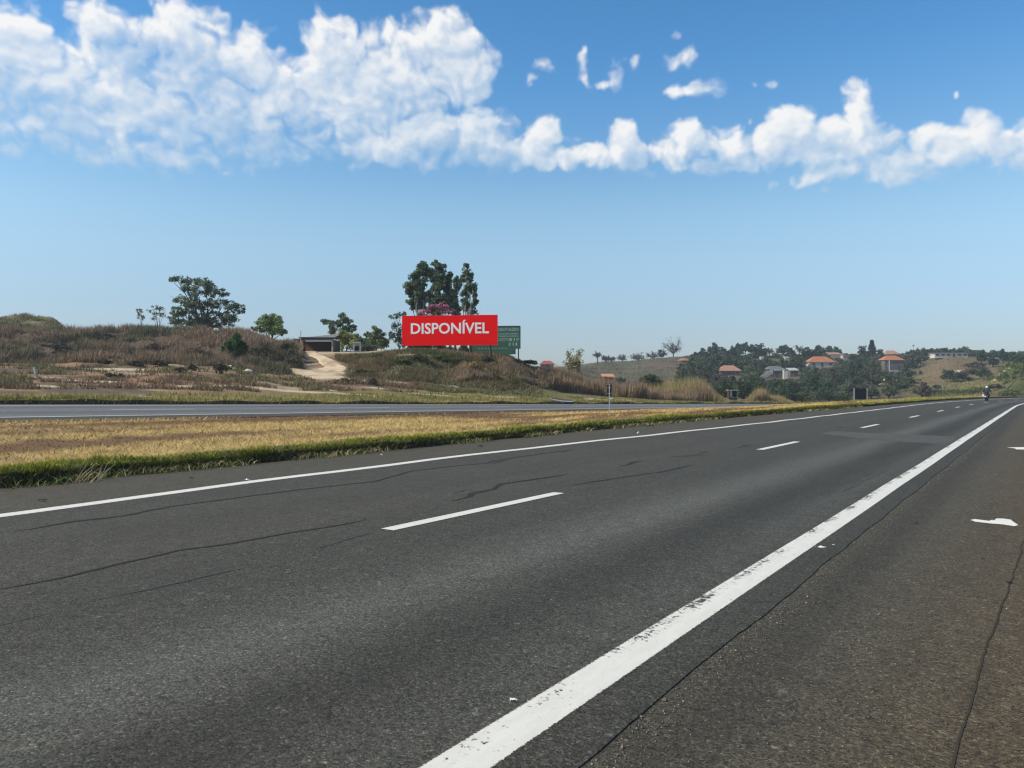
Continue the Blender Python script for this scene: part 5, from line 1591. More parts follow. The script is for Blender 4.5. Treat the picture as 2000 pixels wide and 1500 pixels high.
def green_board():
    Y = 89.5
    xd, nd = facing(6)
    a = at(918, 640, Y + .5); w = (1017.5 - 918) * px(Y)
    o = Vector((a.x, a.y, 0))
    zt = CAMH - (637.0 - HZ) / F * Y; zb = CAMH - (681.5 - HZ) / F * Y; zl = CAMH - (692 - HZ) / F * Y
    c = o + xd * (w / 2); gz = float(zg(np.array([c.x]), np.array([c.y]))[0])
    root = empty("billboard", (c.x, c.y, gz), "faded dark green billboard with pale illegible lines, half behind the red one", "billboard")
    m = MB(); slab(m, o, xd, nd, 0, w, zb, zt, 0, .06); m.build("panel", M_GREENB, root)
    m = MB(); slab(m, o, xd, nd, 0, w - .55, zl, zb - .006, .002, .05); m.build("lower_panel", M_GREENB, root)
    m = MB()
    slab(m, o, xd, nd, 0, w, zt - .07, zt + .03, .062, .10); slab(m, o, xd, nd, w - .07, w + .02, zb, zt - .072, .062, .10)
    m.build("frame", plain("dark_green_frame", (.018, .045, .038), .5), root)
    for k in range(5):
        x = w - .25 - 1.25 * k; p = o + xd * x - nd * .14
        z0 = float(zg(np.array([p.x]), np.array([p.y]))[0]) - .4
        m = MB(); m.tube([(p.x, p.y, z0), (p.x, p.y, zt - .05)], .07, 7); m.build("post", M_WOOD, root)
    def line(body, u0, u1, v0, v1, bold):
        x0 = (u0 - 918) / (1017.5 - 918) * w; ww = (u1 - u0) / (1017.5 - 918) * w
        z = CAMH - (v1 - HZ) / F * Y
        text_mesh(body, (v1 - v0) * px(Y), ww, M_PALEG, "lettering", root, o + xd * x0 + nd * .061 + Vector((0, 0, z)), xd, nd, bold, .012)
    line("CEUTAZIO", 972, 1014.5, 640.2, 646.3, .02)
    line("ZHIIHMTHBIIBA", 973, 1014, 650.6, 653.4, .01)
    line("OMIBDIHVIIIYA", 973, 1014, 655.2, 658.2, .01)
    line("OZITI", 972, 994, 660.8, 666.2, .01)
    for ch, a, b in (("B", 996, 1001.5), ("I", 1004.5, 1006.5), ("V", 1009, 1015)): line(ch, a, b, 660.4, 666.0, .04)
    for ch, a, b in (("J", 993.5, 998), ("I", 1002.5, 1004.2), ("I", 1008, 1011)): line(ch, a, b, 669.2, 675.4, .01)
    for q in range(9): line("-", 934 + q * 6.6, 937.5 + q * 6.6, 679.6, 680.7, .0)
green_board()

# ------------------------------------------------------------------ buildings
M_TILE = plain("clay_roof_tile", (.42, .175, .10), .85, 0, .25, 1.5, (.26, .13, .08))
M_PTILE = plain("faded_clay_tile", (.40, .22, .16), .85, 0, .25, 1.5)
M_GTILE = plain("grey_sheet_roof", (.15, .155, .165), .7, 0, .2, 1.5)
M_SHEET = plain("fibre_cement_sheet", (.20, .195, .185), .8, 0, .25, 1.2, (.12, .11, .10))
M_CREAM = plain("cream_render", (.62, .57, .48), .85, 0, .15, .8)
M_WHITEW = plain("white_render", (.44, .43, .41), .85, 0, .12, .8)
M_GREYW = plain("grey_render", (.14, .132, .125), .9, 0, .25, .8)
M_BRICKW = plain("bare_brick_wall", (.155, .095, .078), .9, 0, .25, 2.0)
M_PANE = plain("window_glass", (.03, .035, .04), .15, 0, .1, 1.0)
M_DOOR = plain("door_wood", (.10, .06, .04), .7, 0, .2, 2.0)

def house(u0, u1, vt, ve, vb, Y, label, wall, roof, hip=True, depth=6.0, yaw=0, nwin=2, ridge=.45, cat="house", door=True, eave=.4):
    """walls u0..u1; roof from eave row ve to ridge row vt; foot row vb"""
    if Y > 150: Y = hit((u0 + u1) / 2, vb, 140).y
    p = px(Y); cx = ((u0 + u1) / 2 - 1000) * p
    zt = CAMH - (vt - HZ) * p; ze = CAMH - (ve - HZ) * p; zb = CAMH - (vb - HZ) * p
    zb = min(zb, float(zg(np.array([cx]), np.array([Y]))[0]))
    root = empty("house", (cx, Y, zb), label, cat, "houses on the far hill")
    W = (u1 - u0) * p; ca, sa = math.cos(math.radians(yaw)), math.sin(math.radians(yaw))
    def tr(pts): return [(cx + x * ca - y * sa, Y + x * sa + y * ca, z) for x, y, z in pts]
    m = MB(); w2 = W / 2 - eave
    v = tr([(-w2, 0, zb - .5), (w2, 0, zb - .5), (w2, depth, zb - .5), (-w2, depth, zb - .5), (-w2, 0, ze), (w2, 0, ze), (w2, depth, ze), (-w2, depth, ze)])
    m.add(v, np.array([(0, 1, 5, 4), (1, 2, 6, 5), (2, 3, 7, 6), (3, 0, 4, 7)])); m.build("wall", wall, root)
    m = MB(); e = eave; r = W * ridge / 2
    if hip:
        v = tr([(-W / 2, -e, ze), (W / 2, -e, ze), (W / 2, depth + e, ze), (-W / 2, depth + e, ze), (-r, depth / 2, zt), (r, depth / 2, zt)])
        m.add(v, [(0, 1, 5, 4), (1, 2, 5), (2, 3, 4, 5), (3, 0, 4)]); m.add(v[:4], [(3, 2, 1, 0)])
        v2 = tr([(-W / 2, -e, ze - .18), (W / 2, -e, ze - .18), (W / 2, -e, ze - .004), (-W / 2, -e, ze - .004)])
        m.add(v2, [(0, 1, 2, 3)])
    else:
        v = tr([(-W / 2, -e, ze), (W / 2, -e, ze), (W / 2, depth + e, zt), (-W / 2, depth + e, zt), (-W / 2, -e, ze - .2), (W / 2, -e, ze - .2), (W / 2, depth + e, zt - .2), (-W / 2, depth + e, zt - .2)])
        m.add(v, np.array([(0, 1, 2, 3), (7, 6, 5, 4), (4, 5, 1, 0), (5, 6, 2, 1), (6, 7, 3, 2), (7, 4, 0, 3)]))
    m.build("roof", roof, root)
    hh = ze - zb
    if hh > 1.4:
        n = nwin + (1 if door else 0)
        for k in range(n):
            x = -w2 + (k + .5) / n * 2 * w2
            if door and k == n // 2:
                m = MB(); m.add(tr([(x - .45, -.06, zb), (x + .45, -.06, zb), (x + .45, -.06, zb + min(2.1, hh * .8)), (x - .45, -.06, zb + min(2.1, hh * .8)), (x - .45, -.004, zb), (x + .45, -.004, zb), (x + .45, -.004, zb + min(2.1, hh * .8)), (x - .45, -.004, zb + min(2.1, hh * .8))]),
                               np.array([(0, 1, 2, 3), (1, 5, 6, 2), (2, 6, 7, 3), (4, 0, 3, 7)])); m.build("door", M_DOOR, root)
            else:
                z0, z1 = zb + hh * .38, zb + hh * .78; a = min(.7, w2 / n * .7)
                m = MB()
                for (xa, xb, za, zc) in [(x - a - .08, x + a + .08, z1, z1 + .08), (x - a - .08, x + a + .08, z0 - .08, z0), (x - a - .08, x - a, z0, z1), (x + a, x + a + .08, z0, z1)]:
                    vv = tr([(xa, -.07, za), (xb, -.07, za), (xb, -.07, zc), (xa, -.07, zc), (xa, -.003, za), (xb, -.003, za), (xb, -.003, zc), (xa, -.003, zc)])
                    m.add(vv, np.array([(0, 1, 2, 3), (1, 5, 6, 2), (2, 6, 7, 3), (4, 0, 3, 7), (0, 4, 5, 1)]))
                wf = m.build("window", M_WHITEW, root)
                m = MB(); m.add(tr([(x - a, -.02, z0), (x + a, -.02, z0), (x + a, -.02, z1), (x - a, -.02, z1)]), [(0, 1, 2, 3)])
                po = m.build("pane", M_PANE, root); po.parent = wf
    return root
house(1405, 1449, 713, 724, 733, 345, "house under a faded pinkish hipped roof, among brown thickets", M_GREYW, M_PTILE)
house(1579, 1633, 695.5, 707, 717, 352, "house under the largest bright orange hipped roof, mid hill", M_WHITEW, M_TILE)
H4 = house(1726, 1767, 694, 703, 724, 340, "tall house under an orange hipped roof, right of the conifer", M_GREYW, M_TILE, nwin=1)
house(1728, 1760, 684, 692, 697, 404, "reddish-roofed house on the skyline behind the tall orange-roofed one", M_GREYW, M_PTILE)
house(1621, 1646, 687, 692, 697, 404, "small cream house near the skyline above the largest orange roof", M_CREAM, M_PTILE, hip=False)
house(1824, 1892, 688, 690, 697, 402, "long low pale building along the skyline above the grassy hill", M_CREAM, M_SHEET, hip=False, nwin=5, depth=5)
house(1866, 1891, 722.5, 727.5, 741, 270, "shed with a pale flat roof between bushes on the grassy hill", M_GREYW, plain("pale_sheet_roof", (.62, .55, .42), .7), hip=False, depth=4, nwin=1)
house(1329, 1346, 699, 704, 708, 395, "tiny orange-roofed house left of the wood, beside the bare domed tree", M_GREYW, M_TILE, nwin=1)
house(1498, 1536, 714.5, 721.5, 738, 338, "grey-roofed house with a dark shaded porch behind the white stair wall", M_GREYW, M_GTILE, nwin=2)
house(1541, 1560, 718, 723, 736, 335, "small house with a sunlit white gable right of the white pier", M_GREYW, plain("white_sheet_roof", (.50, .48, .45), .6), hip=False, nwin=1, depth=3)
house(1505, 1522, 685, 689.5, 694, 398, "small house under a slanting white roof in the hilltop wood", M_WHITEW, M_WHITEW, hip=False, nwin=1, yaw=14, depth=4)
house(1533, 1543, 696, 698, 702, 366, "tiny white hut among trees, right of the slanting white roof", M_WHITEW, M_WHITEW, hip=False, nwin=1, door=False, depth=3, eave=.1)
house(1486, 1493, 696, 698, 702, 366, "tiny white hut among trees, below the notch in the wood", M_WHITEW, M_WHITEW, hip=False, nwin=1, door=False, depth=3, eave=.1)
house(1646, 1655, 692, 694, 700, 384, "small white-walled hut right of the largest orange roof", M_WHITEW, M_GTILE, hip=False, nwin=1, door=False, depth=3, eave=.1)
house(1054, 1084, 704, 711, 720, 190, "red-roofed house peeping over the ridge right of the green board", M_GREYW, plain("red_roof", (.32, .075, .065), .8, 0, .2, 1.5), depth=5)
house(1177, 1201, 729.5, 735.5, 748, 185, "cabin under a flat orange tiled roof in the brown grass", M_GREYW, plain("orange_roof", (.56, .27, .12), .8, 0, .2, 1.5), hip=False, depth=4, nwin=1)
def stair_wall():
    Y = hit(1505, 739, 150).y - 1.5
    p0 = at(1486, 737, Y)
    root = empty("stair_wall", p0, "white stepped wall climbing to the grey-roofed house", "wall")
    for k in range(7):
        m = MB(); a = at(1487 + k * 3.4, 736 - k * 1.95, Y)
        m.box((a.x, Y, a.z - .3), (.72, .5, 1.5)); m.build("step", M_WHITEW, root)
    m = MB(); a = at(1519, 722.6, Y); m.box((a.x, Y, a.z), (13 * px(Y), .5, .5)); m.build("parapet", M_WHITEW, root)
    m = MB(); a = at(1533.5, 731, Y - 1); m.box((a.x, Y - 1, a.z), (8 * px(Y), 1.0, 19 * px(Y))); 
    r2 = empty("wall_pier", (a.x, Y - 1, a.z - 9 * px(Y)), "cream square pier beside the white stepped wall", "pier")
    m.build("pier_body", M_CREAM, r2)
    m = MB(); m.box((a.x, Y - 1, a.z + 9.6 * px(Y)), (9.5 * px(Y), 1.3, .25)); m.build("cap", M_WHITEW, r2)
stair_wall()
def porch_post():
    for u in (1737,):
        m = MB(); a = at(u, 704, H4.location.y - 1.2); b = at(u, 723, H4.location.y - 1.2)
        m.tube([b, a], .22, 8); m.build("porch_post", M_WHITEW, H4)
    m = MB(); a = at(1747, 724.4, H4.location.y - 1.6); m.box(a, (17 * px(338), .8, .5)); m.build("terrace", M_WHITEW, H4)
porch_post()
def mast():
    p = ground(1784, 430); root = empty("mast", p, "thin mast with a short crossbar above the skyline", "mast")
    t = at(1784, 672, 430); m = MB(); m.tube([p, t], [.16, .09], 6); m.build("pole", M_STEEL, root)
    m = MB(); q = at(1784, 675, 430); m.box(q, (.9, .2, .8)); m.build("antenna", M_STEEL, root)
mast()

def low_shed():
    Y = 100.0; p = px(Y)
    b = at(592, 682, Y); root = empty("shed", at(620, 682, Y), "long low grey shed with an open dark front above the earth track", "shed")
    z0 = at(0, 682.5, Y).z; zl = at(0, 663.5, Y).z; zr = at(0, 658.5, Y).z; zp = at(0, 649.5, Y).z
    x = lambda u: (u - 1000) * p
    # rear wall of bare brick, set back under the roof
    m = MB(); m.box(((x(580) + x(650)) / 2, Y + 3.4, (z0 + zl) / 2 - .2), (x(650) - x(580), .2, zl - z0 + .4)); m.build("rear_wall", M_BRICKW, root)
    m = MB(); m.box((x(650) + .1, Y + 1.7, (z0 + zl) / 2 - .2), (.2, 3.3, zl - z0 + .4)); m.build("side_wall", M_GREYW, root)
    m = MB(); m.box(((x(572) + x(588)) / 2, Y + 1.2, (z0 + zl) / 2 - .1), (x(588) - x(572), 2.0, zl - z0 + .5)); m.build("side_room", M_BRICKW, root)
    m = MB(); m.box(((x(592) + x(650)) / 2, Y + .05, zl - .02), (x(651) - x(590), .16, .22)); m.build("beam", M_SHEET, root)
    m = MB(); m.box(((x(592) + x(652)) / 2, Y - .05, zr - .14), (x(656) - x(584), .2, .2)); m.build("fascia", plain("dark_fascia", (.05, .05, .055), .8), root)
    for u in (589.5, 649.0):
        m = MB(); m.box((x(u), Y, (z0 + zl) / 2 - .25), (.17, .17, zl - z0 + .4)); m.build("post", M_CONC, root)
    # sheet roof: front slope up to a ridge at the right
    m = MB()
    v = [(x(584), Y - .4, zr), (x(656), Y - .4, zr), (x(652), Y + 3.6, zp), (x(634), Y + 3.6, zp), (x(572), Y + 3.6, zr + .15)]
    m.add(v, [(0, 1, 2, 3, 4)]); w = [(a, b_, c - .08) for a, b_, c in v]; m.add(w, [(4, 3, 2, 1, 0)])
    for i in range(5): m.add([v[i], v[(i + 1) % 5], w[(i + 1) % 5], w[i]], [(3, 2, 1, 0)])
    m.build("roof", M_SHEET, root)
    m = MB(); m.tube([at(587.5, 684, Y - .5), at(587.5, 646, Y - .5)], .045, 6)
    r2 = empty("pole", at(587.5, 684, Y - .5), "thin bare pole standing at the shed's left corner", "pole"); m.build("shaft", M_CONC, r2)
low_shed()
def door_frame():
    Y = 95.0; g = ground(697, Y); p = px(Y)
    root = empty("kiosk", g, "small pale boxy kiosk with a dark opening on the bare plateau", "kiosk")
    x0, x1 = (690.5 - 1000) * p, (703.5 - 1000) * p; zt = at(0, 669, Y).z
    for xa in (x0, x1):
        m = MB(); m.box((xa, Y, (g.z + zt) / 2 - .1), (.12, .12, zt - g.z + .2)); m.build("jamb", M_CONC, root)
    m = MB(); m.box(((x0 + x1) / 2, Y, zt + .02), (x1 - x0 + .14, .14, .14)); m.build("lintel", M_CONC, root)
    m = MB(); m.box(((x0 + x1) / 2, Y + .5, (g.z + zt) / 2 - .1), (x1 - x0 - .02, .7, zt - g.z)); m.build("box", plain("grey_box", (.22, .23, .23), .8, 0, .3, 3), root)
    m = MB(); m.box(((x0 + x1) / 2, Y + .13, g.z + .5), (x1 - x0 - .3, .04, .5)); m.build("hatch", M_DARK, root)
door_frame()

# ------------------------------------------------------------------ roadside things
def road_post():
    # two-panel marker seen from behind
    x, y = gp(1190.5, 810, .12); p = px(y)
    g = Vector((x, y, float(zg(np.array([x]), np.array([y]))[0])))
    root = empty("road_sign", g, "narrow dark sign seen from behind on a thin post in the median", "road sign")
    zt = at(0, 752, y).z; zb = at(0, 774, y).z
    m = MB(); m.tube([g - Vector((0, 0, .3)), Vector((x, y, zt + .02))], .032, 8); m.build("post", M_STEEL, root)
    m = MB(); m.box((x, y + .05, (zt + zb) / 2), (8.6 * p, .012, zt - zb)); m.build("plate", M_DARK, root)
    for k in (.25, .75):
        m = MB(); m.box((x, y + .036, zb + (zt - zb) * k), (7.4 * p, .012, .035)); m.build("bracket", M_STEEL, root)
    for (fx, h) in ((0.16, .12), (-.08, .18), (.05, .14)):
        pass
road_post()
def black_panel():
    Y = 128.0; p = px(Y); u0, u1, vt, vb = 1670, 1692, 758.5, 779.5
    c = at((u0 + u1) / 2, vb, Y); g = ground((u0 + u1) / 2, Y)
    root = empty("sign_panel", (c.x, Y, g.z), "square black sign panel between two pale posts beyond the median", "road sign")
    zt, zb = at(0, vt, Y).z, at(0, vb, Y).z
    m = MB(); m.box((c.x, Y, (zt + zb) / 2), ((u1 - u0) * p, .05, zt - zb)); m.build("panel", M_DARK, root)
    m = MB()
    for k in range(3): m.box((c.x, Y - .045, zb + (zt - zb) * (.2 + .3 * k)), ((u1 - u0) * p, .03, .06))
    m.build("stiffener", M_DARK, root)
    for u in (u0 - 1.6, u1 + 1.6):
        q = at(u, 700, Y); gz = ground(u, Y).z
        m = MB(); m.box((q.x, Y, (gz - .4 + zt + .05) / 2), (.13, .13, zt + .05 - gz + .4)); m.build("post", M_CONC, root)
black_panel()
def booth():
    Y = 124.0; p = px(Y); g = ground(1428, Y); zt = at(0, 763, Y).z; z0 = at(0, 783, Y).z
    root = empty("booth", (at(1428, 783, Y).x, Y, z0), "small roadside booth with a black opening amid dry grass", "booth")
    x = lambda u: (u - 1000) * p
    m = MB(); m.box((x(1423), Y, (zt + z0) / 2), (3 * p, 1.0, zt - z0)); m.build("side_wall", plain("brown_board", (.075, .05, .03), .8, 0, .25, 4), root)
    m = MB(); m.box((x(1426.8), Y + .1, (zt + at(0, 775, Y).z) / 2), (4 * p, .8, zt - at(0, 775, Y).z)); m.build("pillar", M_CREAM, root)
    m = MB(); m.box((x(1433.4), Y + .2, (zt + at(0, 775, Y).z) / 2), (9 * p, .8, zt - at(0, 775, Y).z)); m.build("opening", M_DARK, root)  # solid near-black block; the opening's shade is put into its colour
    m = MB(); m.box((x(1438.6), Y + .1, (zt + at(0, 777, Y).z) / 2), (1.2 * p, .9, zt - at(0, 777, Y).z)); m.build("jamb", M_CONC, root)
    m = MB(); m.box((x(1430.5), Y + .05, zt + .07), (20 * p, 1.3, .14)); m.build("roof", M_CONC, root)
    m = MB(); m.box((x(1431), Y + .1, (at(0, 779.5, Y).z)), (15 * p, 1.0, .5)); m.build("base", plain("dark_base", (.05, .055, .045), .9), root)
    q = ground(1466, 122); root2 = empty("kerb_stone", q, "pale flat concrete slab lying right of the booth", "slab")
    m = MB(); m.box((q.x - .2, q.y, q.z + .18), (1.3, .5, .26), .1); m.build("slab_body", M_CONC, root2)
booth()
def culvert():
    # drain inlet with a white curved lip beside the second road
    Y = 69.5; p = px(Y)
    g = at(1095, 788.5, Y); z0 = float(zg(np.array([g.x]), np.array([Y]))[0])
    root = empty("drain_inlet", (g.x, Y, z0), "white-edged concrete drain inlet beside the far carriageway", "drain inlet")
    top = [(1073, 777.5), (1079, 780.6), (1088, 782.6), (1100, 784.2), (1118, 785.0)]
    m = MB(); m.tube([at(u, v, Y) for u, v in top], [.05, .075, .085, .08, .07], 8); m.build("lip", M_WHITEW, root)
    back = [(1075, 775.8), (1084, 778.0), (1096, 779.6), (1110, 780.4), (1119, 781.4)]
    m = MB(); A = [at(u, v, Y + .9) for u, v in back]; B = [at(u, v, Y + .05) for u, v in top]
    V = [tuple(a) for a in A] + [tuple(b) for b in B]
    m.add(V, np.array([(i, i + 5, i + 6, i + 1) for i in range(4)])); m.add([(x, y, z - .10) for x, y, z in V], np.array([(i + 1, i + 6, i + 5, i) for i in range(4)]))
    m.build("trough", plain("dark_concrete", (.03, .036, .032), .8), root)  # trough in one even near-black concrete colour
    m = MB(); c = at(1109, 786.8, Y - .1); m.box(c, (18 * p, .5, 2.6 * p)); m.build("outlet_shade", M_DARK, root)  # closed block; the dark inside the drain mouth is painted on
    m = MB(); c = at(1109.5, 783.6, Y + .35); m.box(c, (19 * p, .6, 1.6 * p), .05); m.build("cover", M_CONC, root)
culvert()
def white_stake():
    g = hit(74, 741)
    root = empty("marker_stake", g, "white painted stake leaning over the bare flats at left", "stake")
    b = g + Vector((0, 0, .1)); t = at(66.5, 716.5, g.y)
    m = MB(); m.tube([g - Vector((0, 0, .3)), g.lerp(t, .45)], .06, 7); m.build("foot", M_CONC, root)
    m = MB(); m.tube([g.lerp(t, .45), t], [.11, .09], 7); m.build("head", M_WHITEW, root)
white_stake()

def lump(c, r, mat, name, label, cat, group=None, squash=(1, 1, .6), seed=0, ang=True):
    bm = bmesh.new(); bmesh.ops.create_icosphere(bm, subdivisions=2, radius=1.0)
    rr = random.Random(seed)
    ph = [(rr.uniform(1.5, 4), rr.uniform(0, 6)) for _ in range(6)]
    for v in bm.verts:
        k = 1 + .16 * math.sin(ph[0][0] * v.co.x + ph[0][1]) + .14 * math.sin(ph[1][0] * v.co.y + ph[1][1]) + .14 * math.sin(ph[2][0] * v.co.z * 1.4 + ph[2][1]) + rr.uniform(-.12, .12)
        v.co = Vector((v.co.x * r * squash[0] * k, v.co.y * r * squash[1] * k, v.co.z * r * squash[2] * k))
    me = bpy.data.meshes.new(name); bm.to_mesh(me); bm.free(); me.materials.append(mat)
    o = bpy.data.objects.new(name, me); o.location = c; COL.objects.link(o)
    return tag(o, label, cat, group)
M_ROCK = plain("pale_rubble", (.55, .48, .39), .9, 0, .25, 4)
RB = "lumps of pale rubble on the flats"
for i, (u, v, w, lab) in enumerate([(428, 711, 7, "pale rubble lump on top of the heap behind the grey-green bush"), (438, 716, 6, "pale rubble lump in the heap's middle"), (447, 719, 8, "grey rubble lump low in the heap"), (458, 722, 7, "rubble lump at the heap's right side"),
        (483, 727, 10, "large sandy slab tilted beside the bright green bush's foot"), (137, 747, 5, "white stone on the bare flats, third strip from the left"), (150, 706, 8, "whitish dry heap at the bank's foot"), (710, 747, 8, "pale stone beside the dark scrub below the apron"), (795, 741, 7, "pale boulder on the slope under the red board, larger of two"), (764, 741, 5, "pale boulder on the slope under the red board, smaller of two"),
        (1168, 783, 4, "pale stone near the far road right of the drain inlet"), (1196, 780, 5, "pale stone behind the narrow road sign")]):
    p = hit(u, v); s = w * px(p.y)
    lump(p + Vector((0, 0, s * .15)), s * .75, M_ROCK, "rubble_stone", lab, "stone", RB, (1.15, .8, .6), i)
# litter
M_LIT = plain("white_litter", (.82, .81, .78), .6, 0, .12, 20)
M_TWIG = plain("dark_litter", (.03, .024, .02), .8, 0, .3, 20)
def scrap(u, v, w, h, z, mat, label, cat, name, seed):
    """a crumpled sheet: bent quads with thickness"""
    x, y = gp(u, v, z); p = px(y); rr = random.Random(seed)
    nx, ny = 6, 4; V = []
    for j in range(ny + 1):
        for i in range(nx + 1):
            a, b = i / nx - .5, j / ny - .5
            V.append((x + a * w * p * (1 + rr.uniform(-.15, .15)), y + b * w * p * .6, z + .004 + abs(rr.gauss(0, .35)) * h * p + h * p * .5 * (1 - 4 * a * a)))
    m = MB(); f = np.array([(j * (nx + 1) + i, j * (nx + 1) + i + 1, (j + 1) * (nx + 1) + i + 1, (j + 1) * (nx + 1) + i) for j in range(ny) for i in range(nx)])
    m.add(V, f)
    o = m.build(name, mat, origin=(x, y, z)); o.modifiers.new("thick", 'SOLIDIFY').thickness = .003
    return tag(o, label, cat, "litter along the road")
scrap(483, 941, 12, 5, -.012, M_LIT, "crumpled white bag just outside the left edge line", "litter", "plastic_bag", 1)
scrap(1266, 828, 8, 7, -.012, M_LIT, "white ball of litter at the end of the green verge", "litter", "paper_ball", 2)
scrap(1604, 1071, 18, 3, -.012, M_LIT, "longer white scrap just right of the worn edge line", "litter", "paper_scrap", 3)
scrap(1627, 1066, 8, 2, -.012, M_LIT, "small white scrap beside the longer one right of the edge line", "litter", "paper_scrap", 4)
scrap(1003, 1368, 14, 2.5, 0, M_LIT, "white scrap on the lane left of the worn edge line's near end", "litter", "paper_scrap", 5)
scrap(1194, 1374, 13, 3, -.012, M_LIT, "buff scrap on the dark strip right of the worn edge line", "litter", "paper_scrap", 6)
scrap(745, 890, 5, 3, -.012, M_LIT, "tiny white scrap on the left shoulder below the verge", "litter", "paper_scrap", 7)
scrap(1247, 847, 6, 3, -.012, M_LIT, "tiny white scrap beside the left edge line, farther along", "litter", "paper_scrap", 8)
scrap(82, 978, 14, 3, -.012, M_TWIG, "dark scrap of rubber on the near left shoulder", "litter", "rubber_scrap", 9)
scrap(373, 935, 8, 3, -.012, M_TWIG, "dark scrap on the left shoulder above the white bag", "litter", "rubber_scrap", 10)
scrap(938, 873, 10, 3, -.012, M_TWIG, "dark scrap on the left shoulder near the first seal crack's end", "litter", "rubber_scrap", 11)
scrap(1972, 1139, 11, 3, -.012, M_TWIG, "dark chip on the shoulder's long joint at right", "litter", "rubber_scrap", 12)
scrap(1790, 1023, 5, 2, -.012, M_TWIG, "small dark chip left of the white paint splash", "litter", "rubber_scrap", 13)
scrap(1920, 1093, 5, 2, -.012, M_TWIG, "tiny dark chip below the white paint splash", "litter", "rubber_scrap", 14)
scrap(1270, 834, 14, 4, -.012, M_TWIG, "dark bundle of trash under the white ball of litter", "litter", "trash_bundle", 15)
# dry stalks leaning against the turf edge
def dry_stalks():
    x, y = gp(165, 944, -.02); root = empty("dry_stalks", (x, y, -.02), "straw-coloured dead stalks leaning on the dark turf edge at left", "dry plant")
    m = MB(); rr = random.Random(3)
    for k in range(13):
        a = gp(150 + rr.uniform(-8, 40), 944 - rr.uniform(0, 4), -.02)
        h = rr.uniform(8, 40) * px(a[1])
        m.tube([(a[0], a[1], -.03), (a[0] + h * rr.uniform(.1, .7), a[1] + .05, -.02 + h * .55), (a[0] + h * rr.uniform(.3, 1.1), a[1] + .1, -.02 + h)], [.004, .0035, .002], 4, (.5, .42, .26))
    m.build("stalk", M_DRY, root)
dry_stalks()

